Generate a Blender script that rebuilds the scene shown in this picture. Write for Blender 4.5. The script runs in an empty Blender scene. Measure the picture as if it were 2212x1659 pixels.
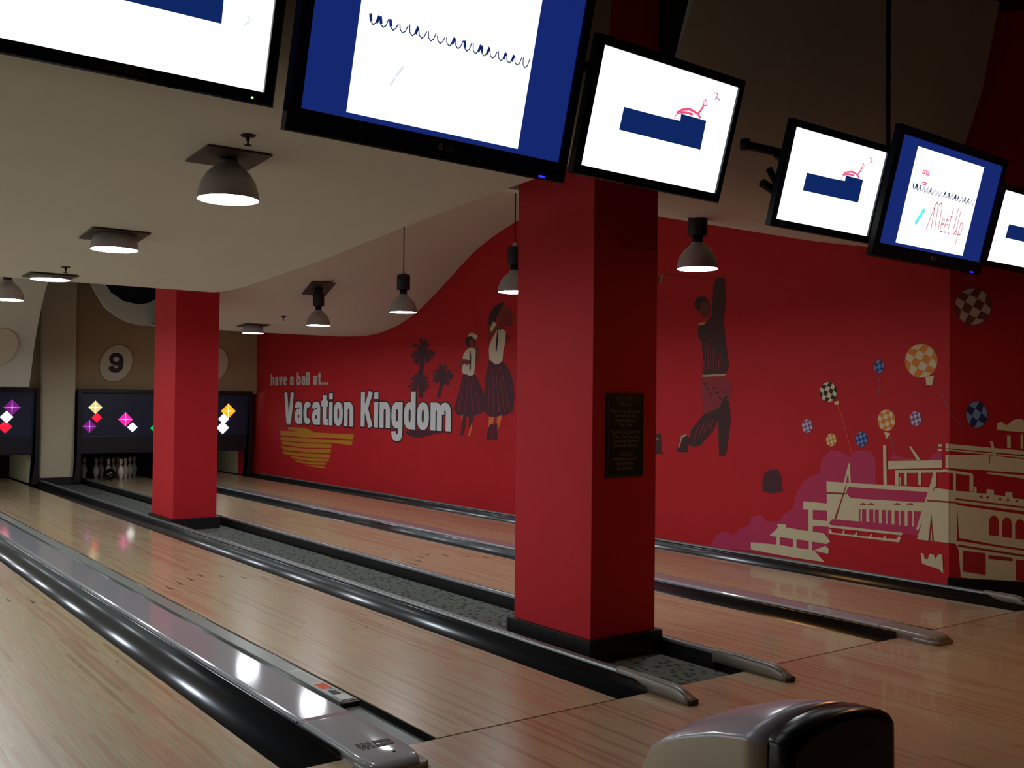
import bpy, bmesh, math, random
from mathutils import Matrix, Vector
from mathutils.geometry import tessellate_polygon
random.seed(7)
SC = bpy.context.scene
COL = SC.collection
PI = math.pi

# ------------------------------------------------------------------ camera
cam_d = bpy.data.cameras.new('camera')
cam_d.sensor_width = 36.0
cam_d.lens = 35.625
cam_d.clip_start = 0.05
cam = bpy.data.objects.new('camera', cam_d)
COL.objects.link(cam)
cR = Vector((0.80836, -0.58859, 0.01077)); cU = Vector((-0.01899, -0.00779, 0.99979)); cF = Vector((0.58838, 0.80840, 0.01747))
cm = Matrix((cR, cU, -cF)).transposed().to_4x4()
cm.translation = Vector((0, -3.851, 1.5))
cam.matrix_world = cm
SC.camera = cam

# ------------------------------------------------------------------ world, exposure
wd = bpy.data.worlds.new('world'); SC.world = wd; wd.use_nodes = True
bg = wd.node_tree.nodes['Background']
bg.inputs[0].default_value = (0.94, 1.0, 0.90, 1); bg.inputs[1].default_value = 0.45
SC.view_settings.view_transform = 'Standard'
SC.view_settings.look = 'None'
SC.view_settings.gamma = 1.0
SC.view_settings.use_curve_mapping = False
SC.view_settings.exposure = 0.12
LAMP = 72.0          # radiance of a lamp's diffuser
SCREEN = 1.25         # radiance of a white screen

# ------------------------------------------------------------------ materials
MATS = {}
def srgb(c):
    return tuple(((v/255)/12.92 if v/255 <= .04045 else ((v/255+.055)/1.055)**2.4) for v in c)
def mat(name, rgb, rough=.5, metal=0., noise=.06, scale=30., bump=0., coat=0., coat_r=.1, spec=.5, stretch=None):
    """procedural principled material, colour varied by noise"""
    if name in MATS: return MATS[name]
    m = bpy.data.materials.new(name); m.use_nodes = True
    nt = m.node_tree; b = nt.nodes['Principled BSDF']
    c = srgb(rgb)
    tc = nt.nodes.new('ShaderNodeTexCoord')
    mp = nt.nodes.new('ShaderNodeMapping'); nt.links.new(tc.outputs['Object'], mp.inputs[0])
    if stretch: mp.inputs['Scale'].default_value = stretch
    nz = nt.nodes.new('ShaderNodeTexNoise'); nz.inputs['Scale'].default_value = scale; nz.inputs['Detail'].default_value = 4
    nt.links.new(mp.outputs[0], nz.inputs['Vector'])
    mx = nt.nodes.new('ShaderNodeMix'); mx.data_type = 'RGBA'
    mx.inputs['A'].default_value = tuple(v*(1-noise) for v in c)+(1,)
    mx.inputs['B'].default_value = tuple(min(1, v*(1+noise)) for v in c)+(1,)
    nt.links.new(nz.outputs['Fac'], mx.inputs['Factor'])
    nt.links.new(mx.outputs['Result'], b.inputs['Base Color'])
    b.inputs['Roughness'].default_value = rough; b.inputs['Metallic'].default_value = metal
    b.inputs['Specular IOR Level'].default_value = spec
    b.inputs['Coat Weight'].default_value = coat; b.inputs['Coat Roughness'].default_value = coat_r
    if bump:
        bp = nt.nodes.new('ShaderNodeBump'); bp.inputs['Strength'].default_value = bump; bp.inputs['Distance'].default_value = .01
        nt.links.new(nz.outputs['Fac'], bp.inputs['Height']); nt.links.new(bp.outputs[0], b.inputs['Normal'])
    MATS[name] = m
    return m
def emit(name, rgb, strength):
    if name in MATS: return MATS[name]
    m = bpy.data.materials.new(name); m.use_nodes = True
    b = m.node_tree.nodes['Principled BSDF']; c = srgb(rgb)
    b.inputs['Base Color'].default_value = tuple(.5*v for v in c)+(1,)
    b.inputs['Emission Color'].default_value = c+(1,); b.inputs['Emission Strength'].default_value = strength
    b.inputs['Roughness'].default_value = .3
    MATS[name] = m
    return m
def wood(name, light, dark, pink):
    """narrow boards running along Y, each of its own tone, under a glossy finish"""
    m = bpy.data.materials.new(name); m.use_nodes = True
    nt = m.node_tree; N = nt.nodes.new; L = nt.links.new; b = nt.nodes['Principled BSDF']
    tc = N('ShaderNodeTexCoord'); sp = N('ShaderNodeSeparateXYZ'); L(tc.outputs['Object'], sp.inputs[0])
    def mth(op, a, v=None, b2=None):
        n = N('ShaderNodeMath'); n.operation = op
        if hasattr(a, 'links'): L(a, n.inputs[0])
        else: n.inputs[0].default_value = a
        if b2 is not None: L(b2, n.inputs[1])
        elif v is not None: n.inputs[1].default_value = v
        return n.outputs[0]
    bi = mth('FLOOR', mth('MULTIPLY', sp.outputs['X'], 1/.0266))
    w1 = N('ShaderNodeTexWhiteNoise'); w1.noise_dimensions = '1D'; L(bi, w1.inputs['W'])
    sh = mth('MULTIPLY', w1.outputs['Value'], 3.1)
    seg = mth('FLOOR', mth('MULTIPLY', mth('ADD', sp.outputs['Y'], None, sh), 1/1.35))
    cb = N('ShaderNodeCombineXYZ'); L(bi, cb.inputs[0]); L(seg, cb.inputs[1])
    w2 = N('ShaderNodeTexWhiteNoise'); w2.noise_dimensions = '2D'; L(cb.outputs[0], w2.inputs['Vector'])
    r = N('ShaderNodeValToRGB'); e = r.color_ramp.elements
    e[0].position = 0; e[0].color = srgb(dark)+(1,); e[1].position = 1; e[1].color = srgb(light)+(1,)
    k = r.color_ramp.elements.new(.22); k.color = srgb(pink)+(1,)
    k = r.color_ramp.elements.new(.45); k.color = srgb(light)+(1,)
    L(w2.outputs['Value'], r.inputs[0])
    mp = N('ShaderNodeMapping'); mp.inputs['Scale'].default_value = (120, 2.2, 1); L(tc.outputs['Object'], mp.inputs[0])
    nz = N('ShaderNodeTexNoise'); nz.inputs['Scale'].default_value = 1.3; nz.inputs['Detail'].default_value = 5; L(mp.outputs[0], nz.inputs['Vector'])
    r2 = N('ShaderNodeValToRGB'); r2.color_ramp.elements[0].position = .3; r2.color_ramp.elements[0].color = (.62, .57, .52, 1); r2.color_ramp.elements[1].position = .62; r2.color_ramp.elements[1].color = (1, 1, 1, 1)
    L(nz.outputs['Fac'], r2.inputs[0])
    mx = N('ShaderNodeMix'); mx.data_type = 'RGBA'; mx.blend_type = 'MULTIPLY'; mx.inputs['Factor'].default_value = .75
    L(r.outputs[0], mx.inputs['A']); L(r2.outputs[0], mx.inputs['B']); L(mx.outputs['Result'], b.inputs['Base Color'])
    b.inputs['Roughness'].default_value = .30
    b.inputs['Coat Weight'].default_value = .55; b.inputs['Coat Roughness'].default_value = .07; b.inputs['Coat IOR'].default_value = 1.5
    MATS[name] = m
    return m

M_LANE = wood('lane wood', (200, 184, 148), (182, 158, 122), (204, 168, 138))
M_APPR = wood('approach wood', (192, 168, 134), (170, 142, 108), (192, 152, 122))
M_RED = mat('red paint', (192, 32, 42), .6, noise=.08, scale=3, spec=.25)
M_REDC = mat('red column paint', (200, 36, 48), .6, noise=.06, scale=4, spec=.25)
M_CREAM = mat('cream ceiling paint', (220, 223, 216), .75, noise=.05, scale=2)
M_TAN = mat('tan wall paint', (176, 154, 122), .8, noise=.06, scale=2)
M_PALE = mat('pale column paint', (208, 200, 172), .7, noise=.04, scale=3)
M_DARKC = mat('dark plenum paint', (46, 22, 24), .9, noise=.1, scale=2)
M_BLACK = mat('black vinyl base', (16, 16, 18), .45, noise=.2, scale=20)
M_GUT = mat('black gutter', (96, 100, 104), .24, .8, noise=.15, scale=6, stretch=(8, .4, 1))
M_CAP = mat('grey capping', (146, 150, 156), .5, 0., noise=.04, scale=4, coat=1., coat_r=.085)
M_NOSE = mat('grey end moulding', (140, 134, 126), .35, .1, noise=.06, scale=20)
M_RAIL = mat('brushed rail', (138, 144, 148), .34, .6, noise=.1, scale=10, stretch=(20, .5, 1))
M_BUMP = mat('grey green bumper', (148, 158, 152), .3, .2, noise=.06, scale=8)
M_PLAST = mat('black plastic', (14, 15, 20), .25, noise=.2, scale=15)
M_PLASTB = mat('gloss black bezel', (12, 18, 36), .12, noise=.2, scale=15)
M_STEEL = mat('dark painted steel', (22, 20, 22), .5, .3, noise=.2, scale=30)
M_SHADE = mat('grey enamel shade', (176, 172, 178), .4, .2, noise=.08, scale=12)
M_HOUS = mat('dark lamp housing', (34, 36, 46), .5, .3, noise=.1, scale=12)
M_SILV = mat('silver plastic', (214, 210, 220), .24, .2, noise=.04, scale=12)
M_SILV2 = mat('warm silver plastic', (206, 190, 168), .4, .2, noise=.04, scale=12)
M_WHITE = mat('white paint', (222, 220, 212), .6, noise=.03, scale=12)
M_PINW = mat('pin white', (225, 220, 205), .25, noise=.03, scale=12)
M_PINR = mat('pin red', (180, 30, 30), .3, noise=.03, scale=12)
M_PIT = mat('pit black', (12, 12, 13), .9, noise=.2, scale=8)
M_DIM = mat('dim sign text', (118, 108, 104), .7, noise=.1, scale=30)
M_LAMP = emit('lamp diffuser', (246, 250, 255), LAMP)
M_SCRW = emit('screen white', (250, 253, 255), SCREEN)
M_SCRN = emit('screen navy', (18, 48, 120), .6)
M_SCRB = emit('screen blue bar', (28, 52, 140), .55)
M_SCRP = emit('screen pink', (224, 80, 120), 1.0)
M_SCRT = emit('screen turquoise', (80, 205, 225), 1.2)
M_SCRF = emit('screen faint', (214, 222, 230), 1.0)
M_LEDB = emit('led blue', (20, 20, 255), 6)
M_LEDG = emit('led green', (120, 255, 60), 4)

# ------------------------------------------------------------------ mesh helpers
def mesh(name, verts, faces, mats, parent=None, smooth=False, idx=None):
    me = bpy.data.meshes.new(name)
    me.from_pydata([tuple(v) for v in verts], [], faces)
    for m in (mats if isinstance(mats, (list, tuple)) else [mats]): me.materials.append(m)
    if idx:
        for p_, i in zip(me.polygons, idx): p_.material_index = i
    if smooth:
        me.polygons.foreach_set('use_smooth', [True]*len(me.polygons))
    me.update()
    o = bpy.data.objects.new(name, me); COL.objects.link(o)
    if parent: o.parent = parent
    return o
def frombm(name, bm, mats, parent=None, smooth=False):
    bmesh.ops.recalc_face_normals(bm, faces=bm.faces)
    me = bpy.data.meshes.new(name); bm.to_mesh(me); bm.free()
    for m in (mats if isinstance(mats, (list, tuple)) else [mats]): me.materials.append(m)
    if smooth: me.polygons.foreach_set('use_smooth', [True]*len(me.polygons))
    o = bpy.data.objects.new(name, me); COL.objects.link(o)
    if parent: o.parent = parent
    return o
def box(name, a, b, m, parent=None, bev=0.):
    """axis-aligned box a..b (in the parent's frame), edges bevelled"""
    bm = bmesh.new(); bmesh.ops.create_cube(bm, size=1)
    for v in bm.verts:
        v.co = Vector([(a[i]+b[i])/2 + v.co[i]*(b[i]-a[i]) for i in range(3)])
    if bev: bmesh.ops.bevel(bm, geom=bm.edges[:], offset=bev, segments=2, affect='EDGES', profile=.6)
    return frombm(name, bm, m, parent)
def prism(name, poly, axis, lo, hi, m, parent=None, smooth=False):
    """poly (2D) extruded along axis: axis 'y' -> poly is (x,z); 'x' -> (y,z); 'z' -> (x,y)"""
    def P(u, v, t): return {'y': (u, t, v), 'x': (t, u, v), 'z': (u, v, t)}[axis]
    n = len(poly); bm = bmesh.new()
    A = [bm.verts.new(P(u, v, lo)) for u, v in poly]; B = [bm.verts.new(P(u, v, hi)) for u, v in poly]
    bm.faces.new(A); bm.faces.new(B[::-1])
    for i in range(n):
        f = bm.faces.new((A[i], B[i], B[(i+1) % n], A[(i+1) % n])); f.smooth = smooth
    bmesh.ops.triangulate(bm, faces=[f for f in bm.faces if len(f.verts) > 4])
    return frombm(name, bm, m, parent)
def lathe(name, prof, m, parent=None, seg=28, smooth=True, loc=(0, 0, 0)):
    vs = []; fs = []
    for r, z in prof:
        for k in range(seg):
            a = 2*PI*k/seg; vs.append((loc[0]+r*math.cos(a), loc[1]+r*math.sin(a), loc[2]+z))
    for i in range(len(prof)-1):
        for k in range(seg):
            k2 = (k+1) % seg
            fs.append((i*seg+k, i*seg+k2, (i+1)*seg+k2, (i+1)*seg+k))
    return mesh(name, vs, fs, m, parent, smooth)
def loft(name, secs, m, parent=None, smooth=True, cap=True):
    """secs: list of equally long closed rings of 3D points"""
    n = len(secs[0]); vs = [p for s in secs for p in s]; fs = []
    for i in range(len(secs)-1):
        for k in range(n):
            k2 = (k+1) % n
            fs.append((i*n+k, i*n+k2, (i+1)*n+k2, (i+1)*n+k))
    if cap:
        fs.append(tuple(range(n))[::-1]); fs.append(tuple((len(secs)-1)*n+k for k in range(n)))
    bm = bmesh.new(); bv = [bm.verts.new(v) for v in vs]
    for f in fs:
        try:
            ff = bm.faces.new([bv[i] for i in f]); ff.smooth = smooth and len(f) == 4
        except ValueError: pass
    return frombm(name, bm, m, parent)
def tube(name, pts, r, m, parent=None, seg=10):
    """round bar through pts"""
    secs = []; P = [Vector(p) for p in pts]
    for i, p in enumerate(P):
        d = (P[min(i+1, len(P)-1)]-P[max(i-1, 0)]).normalized()
        a = d.orthogonal().normalized() if i == 0 else (a - d*a.dot(d)).normalized()
        b = d.cross(a)
        secs.append([tuple(p+r*(math.cos(2*PI*k/seg)*a+math.sin(2*PI*k/seg)*b)) for k in range(seg)])
    return loft(name, secs, m, parent)
def empty(name, loc=(0, 0, 0)):
    o = bpy.data.objects.new(name, None); o.location = loc; o.empty_display_size = .1; COL.objects.link(o); return o
def tag(o, label, cat, group=None):
    o['label'] = label; o['category'] = cat
    if group: o['group'] = group
    return o
def struct(o, label=None):
    o['kind'] = 'structure'
    if label: o['label'] = label
    return o
def place(root, *parts):
    """parts were modelled in world space: move them into the frame of their root"""
    for q in parts:
        q.parent = root; q.matrix_parent_inverse = Matrix.Identity(4)
        q.data.transform(Matrix.Translation(-Vector(root.location)))
def copy_tree(o, parent=None):
    c = o.copy(); COL.objects.link(c)
    if parent: c.parent = parent
    for ch in [x for x in o.children]: copy_tree(ch, c)
    return c
DG = None
def text_mesh(name, s, size, m, parent=None, bold=0., sx=1., align='CENTER', depth=0.):
    cu = bpy.data.curves.new(name, 'FONT'); cu.body = s; cu.size = size; cu.align_x = align; cu.offset = bold; cu.extrude = depth
    cu.resolution_u = 3
    t = bpy.data.objects.new(name+'_tmp', cu); COL.objects.link(t)
    dg = bpy.context.evaluated_depsgraph_get()
    me = bpy.data.meshes.new_from_object(t.evaluated_get(dg))
    bpy.data.objects.remove(t)
    me.materials.clear(); me.materials.append(m)
    me.transform(Matrix.Diagonal((sx, 1, 1, 1)))
    o = bpy.data.objects.new(name, me); COL.objects.link(o)
    if parent: o.parent = parent
    return o

# ------------------------------------------------------------------ ceiling profiles (waves running across the lanes)
def interp(tab, y):
    if y <= tab[0][0]: return tab[0][1]
    for i in range(len(tab)-1):
        (a, p), (b, q) = tab[i], tab[i+1]
        if y <= b:
            h = b-a; t = (y-a)/h
            def sl(j):
                j0 = max(0, j-1); j1 = min(len(tab)-1, j+1)
                return (tab[j1][1]-tab[j0][1])/(tab[j1][0]-tab[j0][0])
            m0 = sl(i)*h; m1 = sl(i+1)*h
            return (2*t**3-3*t*t+1)*p+(t**3-2*t*t+t)*m0+(-2*t**3+3*t*t)*q+(t**3-t*t)*m1
    return tab[-1][1]
PA = [(.35, 2.755), (.8, 2.734), (1.35, 2.708), (1.9, 2.676), (2.55, 2.632), (3.3, 2.58), (4, 2.548), (4.6, 2.52), (5.15, 2.505), (5.8, 2.53), (6.6, 2.66), (7.4, 2.9), (8.2, 3.25), (9.5, 3.6), (11, 3.7), (12.2, 3.6), (13.2, 3.21)]
PB = [(1.4, 2.87), (2.1, 3.02), (2.66, 3.17), (3.45, 3.38), (4.07, 3.55), (5.3, 3.85), (6.1, 3.88), (6.63, 3.82), (7.44, 3.6), (7.89, 3.4), (8.48, 3.1), (9.12, 2.81), (9.81, 2.62), (10.56, 2.54), (11.5, 2.56), (12.6, 2.635), (14.25, 2.76), (15.3, 2.84)]
XW = 7.68
def zA(x, y): return interp(PA, y)
def zB(x, y):
    s = min(1, max(0, (y-5)/2.5)); s = s*s*(3-2*s)
    e = min(1, max(0, (10.5-y)/2)); e = e*e*(3-2*e)
    return interp(PB, y + .40*min(XW-x, 2.1)*s*e)
def sheet(name, rows, m, thick=.03):
    """rows: list of lists of 3D points; a sheet with thickness, its back on the upper side"""
    nr = len(rows); nc = len(rows[0]); top = []
    for i in range(nr):
        r = []
        for j in range(nc):
            p = Vector(rows[i][j])
            du = Vector(rows[min(i+1, nr-1)][j])-Vector(rows[max(i-1, 0)][j]); dv = Vector(rows[i][min(j+1, nc-1)])-Vector(rows[i][max(j-1, 0)])
            n = dv.cross(du)
            n = n.normalized() if n.length > 1e-9 else Vector((0, 0, 1))
            r.append(p+n*thick)
        top.append(r)
    vs = [tuple(p) for r in rows for p in r]+[tuple(p) for r in top for p in r]; o = nr*nc; fs = []
    I = lambda i, j: i*nc+j
    for i in range(nr-1):
        for j in range(nc-1):
            fs.append((I(i, j), I(i, j+1), I(i+1, j+1), I(i+1, j))); fs.append((o+I(i, j), o+I(i+1, j), o+I(i+1, j+1), o+I(i, j+1)))
    ring = [I(0, j) for j in range(nc)]+[I(i, nc-1) for i in range(1, nr)]+[I(nr-1, j) for j in range(nc-2, -1, -1)]+[I(i, 0) for i in range(nr-2, 0, -1)]
    ns = len(fs)
    q = len(vs); vs += [vs[a] for a in ring]+[vs[o+a] for a in ring]; L_ = len(ring)   # the rim has its own vertices, so its edge stays crisp
    for k in range(L_): fs.append((q+k, q+(k+1) % L_, q+L_+(k+1) % L_, q+L_+k))
    ob = mesh(name, vs, fs, m)
    ob.data.polygons.foreach_set('use_smooth', [k < ns for k in range(len(fs))])
    bm = bmesh.new(); bm.from_mesh(ob.data); bmesh.ops.recalc_face_normals(bm, faces=bm.faces); bm.to_mesh(ob.data); bm.free()
    return ob
# ------------------------------------------------------------------ mural outlines, in metres on the wall (distance along the wall, height)
MURAL = {
 '0|painted_brush_stroke': [
  ('ochre',1,[(13.707,0.986),(12.96,0.992),(12.63,0.939),(12.957,0.91),(13.705,0.938)]),
  ('ochre',1,[(14.065,0.908),(12.958,0.922),(11.899,0.927),(11.075,0.936),(11.11,0.855),(11.896,0.849),(12.954,0.823),(14.032,0.822)]),
  ('ochre',1,[(14.031,0.798),(12.954,0.804),(11.109,0.833),(11.154,0.756),(11.844,0.768),(12.951,0.734),(14.059,0.735)]),
  ('ochre',1,[(13.967,0.714),(12.951,0.717),(11.893,0.743),(11.906,0.68),(12.948,0.64),(13.965,0.653)]),
  ('ochre',1,[(14.055,0.624),(12.947,0.621),(11.906,0.658),(11.929,0.589),(12.945,0.56),(13.871,0.558)]),
  ('ochre',1,[(13.96,0.53),(12.945,0.536),(11.928,0.567),(11.962,0.509),(12.943,0.475),(13.868,0.478)]),
  ('ochre',1,[(13.629,0.46),(12.722,0.463),(11.971,0.486),(11.985,0.447),(12.721,0.412),(13.452,0.421)]),
  ('ochre',1,[(13.451,0.397),(12.72,0.394),(12.086,0.419),(12.111,0.382),(12.61,0.358),(13.277,0.363)]),
  ('ochre',1,[(12.938,0.335),(12.188,0.359),(12.083,0.322),(12.717,0.319)]),
 ],
 '0|painted_shadow_stroke': [
  ('plum',1,[(9.447,1.034),(9.023,1.072),(8.509,1.076),(8.143,1.105),(8.159,1.073),(8.508,1.034),(8.724,0.999),(9.02,0.95),(9.288,0.97)]),
 ],
 '0|painted_palm_tree_large': [
  ('plum3',1,[(8.934,2.205),(8.773,2.202),(8.613,2.154),(8.58,2.188),(8.756,2.24),(8.936,2.245)]),
  ('plum2',2,[(8.765,2.247),(8.596,2.171),(8.745,2.191),(8.935,2.225)]),
  ('plum2',1,[(8.942,2.206),(8.806,2.189),(8.669,2.125),(8.622,2.154),(8.773,2.223),(8.928,2.244)]),
  ('plum2',2,[(8.79,2.232),(8.646,2.14),(8.77,2.176),(8.935,2.225)]),
  ('plum2',1,[(8.956,2.209),(8.85,2.17),(8.741,2.084),(8.679,2.104),(8.795,2.195),(8.914,2.241)]),
  ('plum2',2,[(8.823,2.208),(8.71,2.094),(8.803,2.152),(8.935,2.225)]),
  ('plum3',1,[(8.966,2.214),(8.884,2.156),(8.801,2.049),(8.731,2.062),(8.817,2.172),(8.904,2.236)]),
  ('plum2',2,[(8.851,2.19),(8.766,2.056),(8.831,2.133),(8.935,2.225)]),
  ('plum2',1,[(8.973,2.223),(8.95,2.156),(8.926,2.041),(8.85,2.043),(8.874,2.158),(8.897,2.227)]),
  ('plum2',2,[(8.912,2.183),(8.888,2.042),(8.892,2.127),(8.935,2.225)]),
  ('plum2',1,[(8.972,2.232),(9.013,2.159),(9.052,2.038),(8.975,2.03),(8.937,2.148),(8.898,2.218)]),
  ('plum2',2,[(8.975,2.18),(9.013,2.034),(8.955,2.123),(8.935,2.225)]),
  ('plum3',1,[(8.968,2.237),(9.06,2.163),(9.152,2.041),(9.078,2.025),(8.99,2.144),(8.902,2.213)]),
  ('plum2',2,[(9.026,2.179),(9.115,2.033),(9.005,2.123),(8.935,2.225)]),
  ('plum2',1,[(8.961,2.241),(9.09,2.185),(9.218,2.08),(9.15,2.058),(9.028,2.158),(8.909,2.209)]),
  ('plum2',2,[(9.06,2.198),(9.184,2.069),(9.039,2.141),(8.935,2.225)]),
  ('plum2',1,[(8.944,2.245),(9.114,2.229),(9.282,2.164),(9.231,2.131),(9.076,2.192),(8.926,2.205)]),
  ('plum2',2,[(9.096,2.237),(9.257,2.147),(9.075,2.18),(8.935,2.225)]),
  ('plum3',1,[(8.934,2.245),(9.09,2.252),(9.244,2.209),(9.201,2.173),(9.067,2.212),(8.936,2.205)]),
  ('plum2',2,[(9.079,2.258),(9.223,2.191),(9.058,2.201),(8.935,2.225)]),
  ('plum2',1,[(8.91,2.239),(9.064,2.315),(9.223,2.344),(9.243,2.306),(9.103,2.282),(8.961,2.211)]),
  ('plum2',2,[(9.084,2.325),(9.233,2.325),(9.063,2.268),(8.935,2.225)]),
  ('plum2',1,[(8.905,2.236),(9.024,2.321),(9.148,2.359),(9.183,2.324),(9.076,2.293),(8.966,2.214)]),
  ('plum2',2,[(9.051,2.333),(9.166,2.342),(9.03,2.276),(8.935,2.225)]),
  ('plum3',1,[(8.897,2.226),(8.923,2.347),(8.948,2.42),(9.024,2.417),(8.999,2.345),(8.973,2.224)]),
  ('plum2',2,[(8.962,2.372),(8.986,2.419),(8.941,2.315),(8.935,2.225)]),
  ('plum2',1,[(8.897,2.225),(8.909,2.32),(8.92,2.368),(8.996,2.367),(8.986,2.32),(8.974,2.225)]),
  ('plum2',2,[(8.948,2.346),(8.958,2.368),(8.927,2.29),(8.935,2.225)]),
  ('plum2',1,[(8.898,2.218),(8.843,2.324),(8.788,2.382),(8.857,2.402),(8.915,2.341),(8.972,2.232)]),
  ('plum2',2,[(8.88,2.358),(8.822,2.392),(8.859,2.302),(8.935,2.225)]),
  ('plum3',1,[(8.903,2.213),(8.813,2.281),(8.728,2.302),(8.765,2.338),(8.869,2.311),(8.967,2.237)]),
  ('plum2',2,[(8.841,2.322),(8.747,2.32),(8.821,2.266),(8.935,2.225)]),
  ('plum2',1,[(8.927,2.205),(8.781,2.216),(8.636,2.181),(8.61,2.216),(8.775,2.255),(8.943,2.245)]),
  ('plum2',2,[(8.779,2.261),(8.623,2.198),(8.758,2.205),(8.935,2.225)]),
  ('plum3',2,[(8.801,2.22),(8.818,2.186),(8.866,2.162),(8.933,2.155),(9.001,2.167),(9.052,2.194),(9.071,2.23),(9.053,2.264),(9.004,2.288),(8.937,2.295),(8.869,2.283),(8.82,2.256)]),
  ('plum3',1,[(8.989,2.229),(9.013,2.022),(9.037,1.843),(9.016,1.546),(8.908,1.548),(8.929,1.841),(8.905,2.016),(8.881,2.221)]),
  ('plum3',1,[(9.01,1.78),(8.899,1.78),(8.785,1.738),(8.747,1.768),(8.877,1.815),(9.012,1.817)]),
  ('plum2',2,[(8.889,1.821),(8.766,1.753),(8.87,1.77),(9.011,1.798)]),
  ('plum2',1,[(9.026,1.782),(8.901,1.75),(8.774,1.676),(8.723,1.7),(8.857,1.779),(8.996,1.815)]),
  ('plum2',2,[(8.88,1.788),(8.749,1.688),(8.861,1.737),(9.011,1.798)]),
  ('plum2',1,[(9.035,1.785),(8.942,1.738),(8.847,1.647),(8.785,1.664),(8.884,1.759),(8.986,1.811)]),
  ('plum2',2,[(8.914,1.772),(8.816,1.656),(8.895,1.721),(9.011,1.798)]),
  ('plum3',1,[(9.042,1.79),(8.977,1.727),(8.911,1.619),(8.844,1.63),(8.911,1.74),(8.979,1.806)]),
  ('plum2',2,[(8.945,1.757),(8.877,1.625),(8.926,1.706),(9.011,1.798)]),
  ('plum2',1,[(9.047,1.799),(9.049,1.746),(9.05,1.649),(8.978,1.648),(8.977,1.745),(8.975,1.797)]),
  ('plum2',2,[(9.013,1.769),(9.014,1.648),(8.994,1.718),(9.011,1.798)]),
  ('plum2',1,[(9.04,1.809),(9.123,1.748),(9.205,1.643),(9.137,1.628),(9.059,1.731),(8.981,1.787)]),
  ('plum2',2,[(9.092,1.764),(9.171,1.635),(9.072,1.711),(9.011,1.798)]),
  ('plum3',1,[(9.036,1.812),(9.146,1.759),(9.255,1.661),(9.191,1.642),(9.088,1.736),(8.986,1.784)]),
  ('plum2',2,[(9.118,1.772),(9.223,1.652),(9.098,1.72),(9.011,1.798)]),
  ('plum2',1,[(9.023,1.816),(9.186,1.786),(9.349,1.711),(9.298,1.683),(9.146,1.755),(8.998,1.781)]),
  ('plum2',2,[(9.167,1.795),(9.323,1.697),(9.147,1.742),(9.011,1.798)]),
  ('plum2',1,[(8.998,1.815),(9.149,1.847),(9.303,1.832),(9.286,1.795),(9.155,1.81),(9.023,1.781)]),
  ('plum2',2,[(9.152,1.852),(9.294,1.814),(9.133,1.8),(9.011,1.798)]),
  ('plum3',1,[(8.984,1.81),(9.084,1.868),(9.19,1.881),(9.202,1.845),(9.123,1.837),(9.037,1.786)]),
  ('plum2',2,[(9.104,1.877),(9.196,1.863),(9.085,1.825),(9.011,1.798)]),
  ('plum2',1,[(8.978,1.805),(9.045,1.879),(9.117,1.91),(9.161,1.882),(9.105,1.859),(9.043,1.791)]),
  ('plum2',2,[(9.076,1.893),(9.139,1.896),(9.056,1.841),(9.011,1.798)]),
  ('plum2',1,[(8.975,1.8),(8.994,1.888),(9.013,1.933),(9.083,1.927),(9.065,1.884),(9.046,1.797)]),
  ('plum2',2,[(9.03,1.91),(9.048,1.93),(9.011,1.858),(9.011,1.798)]),
  ('plum3',1,[(8.975,1.795),(8.952,1.895),(8.929,1.951),(8.999,1.96),(9.023,1.903),(9.046,1.801)]),
  ('plum2',2,[(8.988,1.923),(8.964,1.955),(8.969,1.871),(9.011,1.798)]),
  ('plum2',1,[(8.98,1.788),(8.911,1.85),(8.847,1.866),(8.882,1.898),(8.965,1.875),(9.042,1.808)]),
  ('plum2',2,[(8.938,1.886),(8.865,1.882),(8.919,1.834),(9.011,1.798)]),
  ('plum2',1,[(8.991,1.782),(8.88,1.82),(8.773,1.815),(8.77,1.851),(8.902,1.855),(9.031,1.814)]),
  ('plum2',2,[(8.892,1.862),(8.772,1.833),(8.873,1.81),(9.011,1.798)]),
  ('plum3',2,[(8.886,1.797),(8.902,1.765),(8.947,1.742),(9.009,1.733),(9.072,1.742),(9.119,1.767),(9.137,1.799),(9.121,1.832),(9.075,1.855),(9.012,1.863),(8.949,1.853),(8.903,1.829)]),
 ],
 '0|painted_palm_tree_small': [
  ('plum3',1,[(8.388,1.861),(8.26,1.857),(8.131,1.816),(8.102,1.843),(8.243,1.888),(8.387,1.894)]),
  ('plum2',2,[(8.252,1.894),(8.116,1.83),(8.236,1.848),(8.388,1.877)]),
  ('plum2',1,[(8.397,1.862),(8.281,1.841),(8.163,1.783),(8.123,1.806),(8.25,1.869),(8.379,1.893)]),
  ('plum2',2,[(8.266,1.876),(8.143,1.794),(8.249,1.83),(8.388,1.877)]),
  ('plum2',1,[(8.411,1.867),(8.321,1.81),(8.231,1.714),(8.177,1.729),(8.27,1.827),(8.365,1.888)]),
  ('plum2',2,[(8.296,1.84),(8.204,1.722),(8.28,1.794),(8.388,1.877)]),
  ('plum3',1,[(8.412,1.868),(8.348,1.824),(8.282,1.741),(8.227,1.753),(8.295,1.839),(8.364,1.887)]),
  ('plum2',2,[(8.322,1.853),(8.255,1.747),(8.306,1.807),(8.388,1.877)]),
  ('plum2',1,[(8.417,1.873),(8.383,1.82),(8.348,1.727),(8.288,1.733),(8.323,1.827),(8.359,1.882)]),
  ('plum2',2,[(8.354,1.844),(8.318,1.73),(8.337,1.798),(8.388,1.877)]),
  ('plum2',1,[(8.419,1.88),(8.429,1.826),(8.438,1.734),(8.376,1.731),(8.367,1.823),(8.357,1.875)]),
  ('plum2',2,[(8.398,1.846),(8.407,1.732),(8.382,1.8),(8.388,1.877)]),
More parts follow.
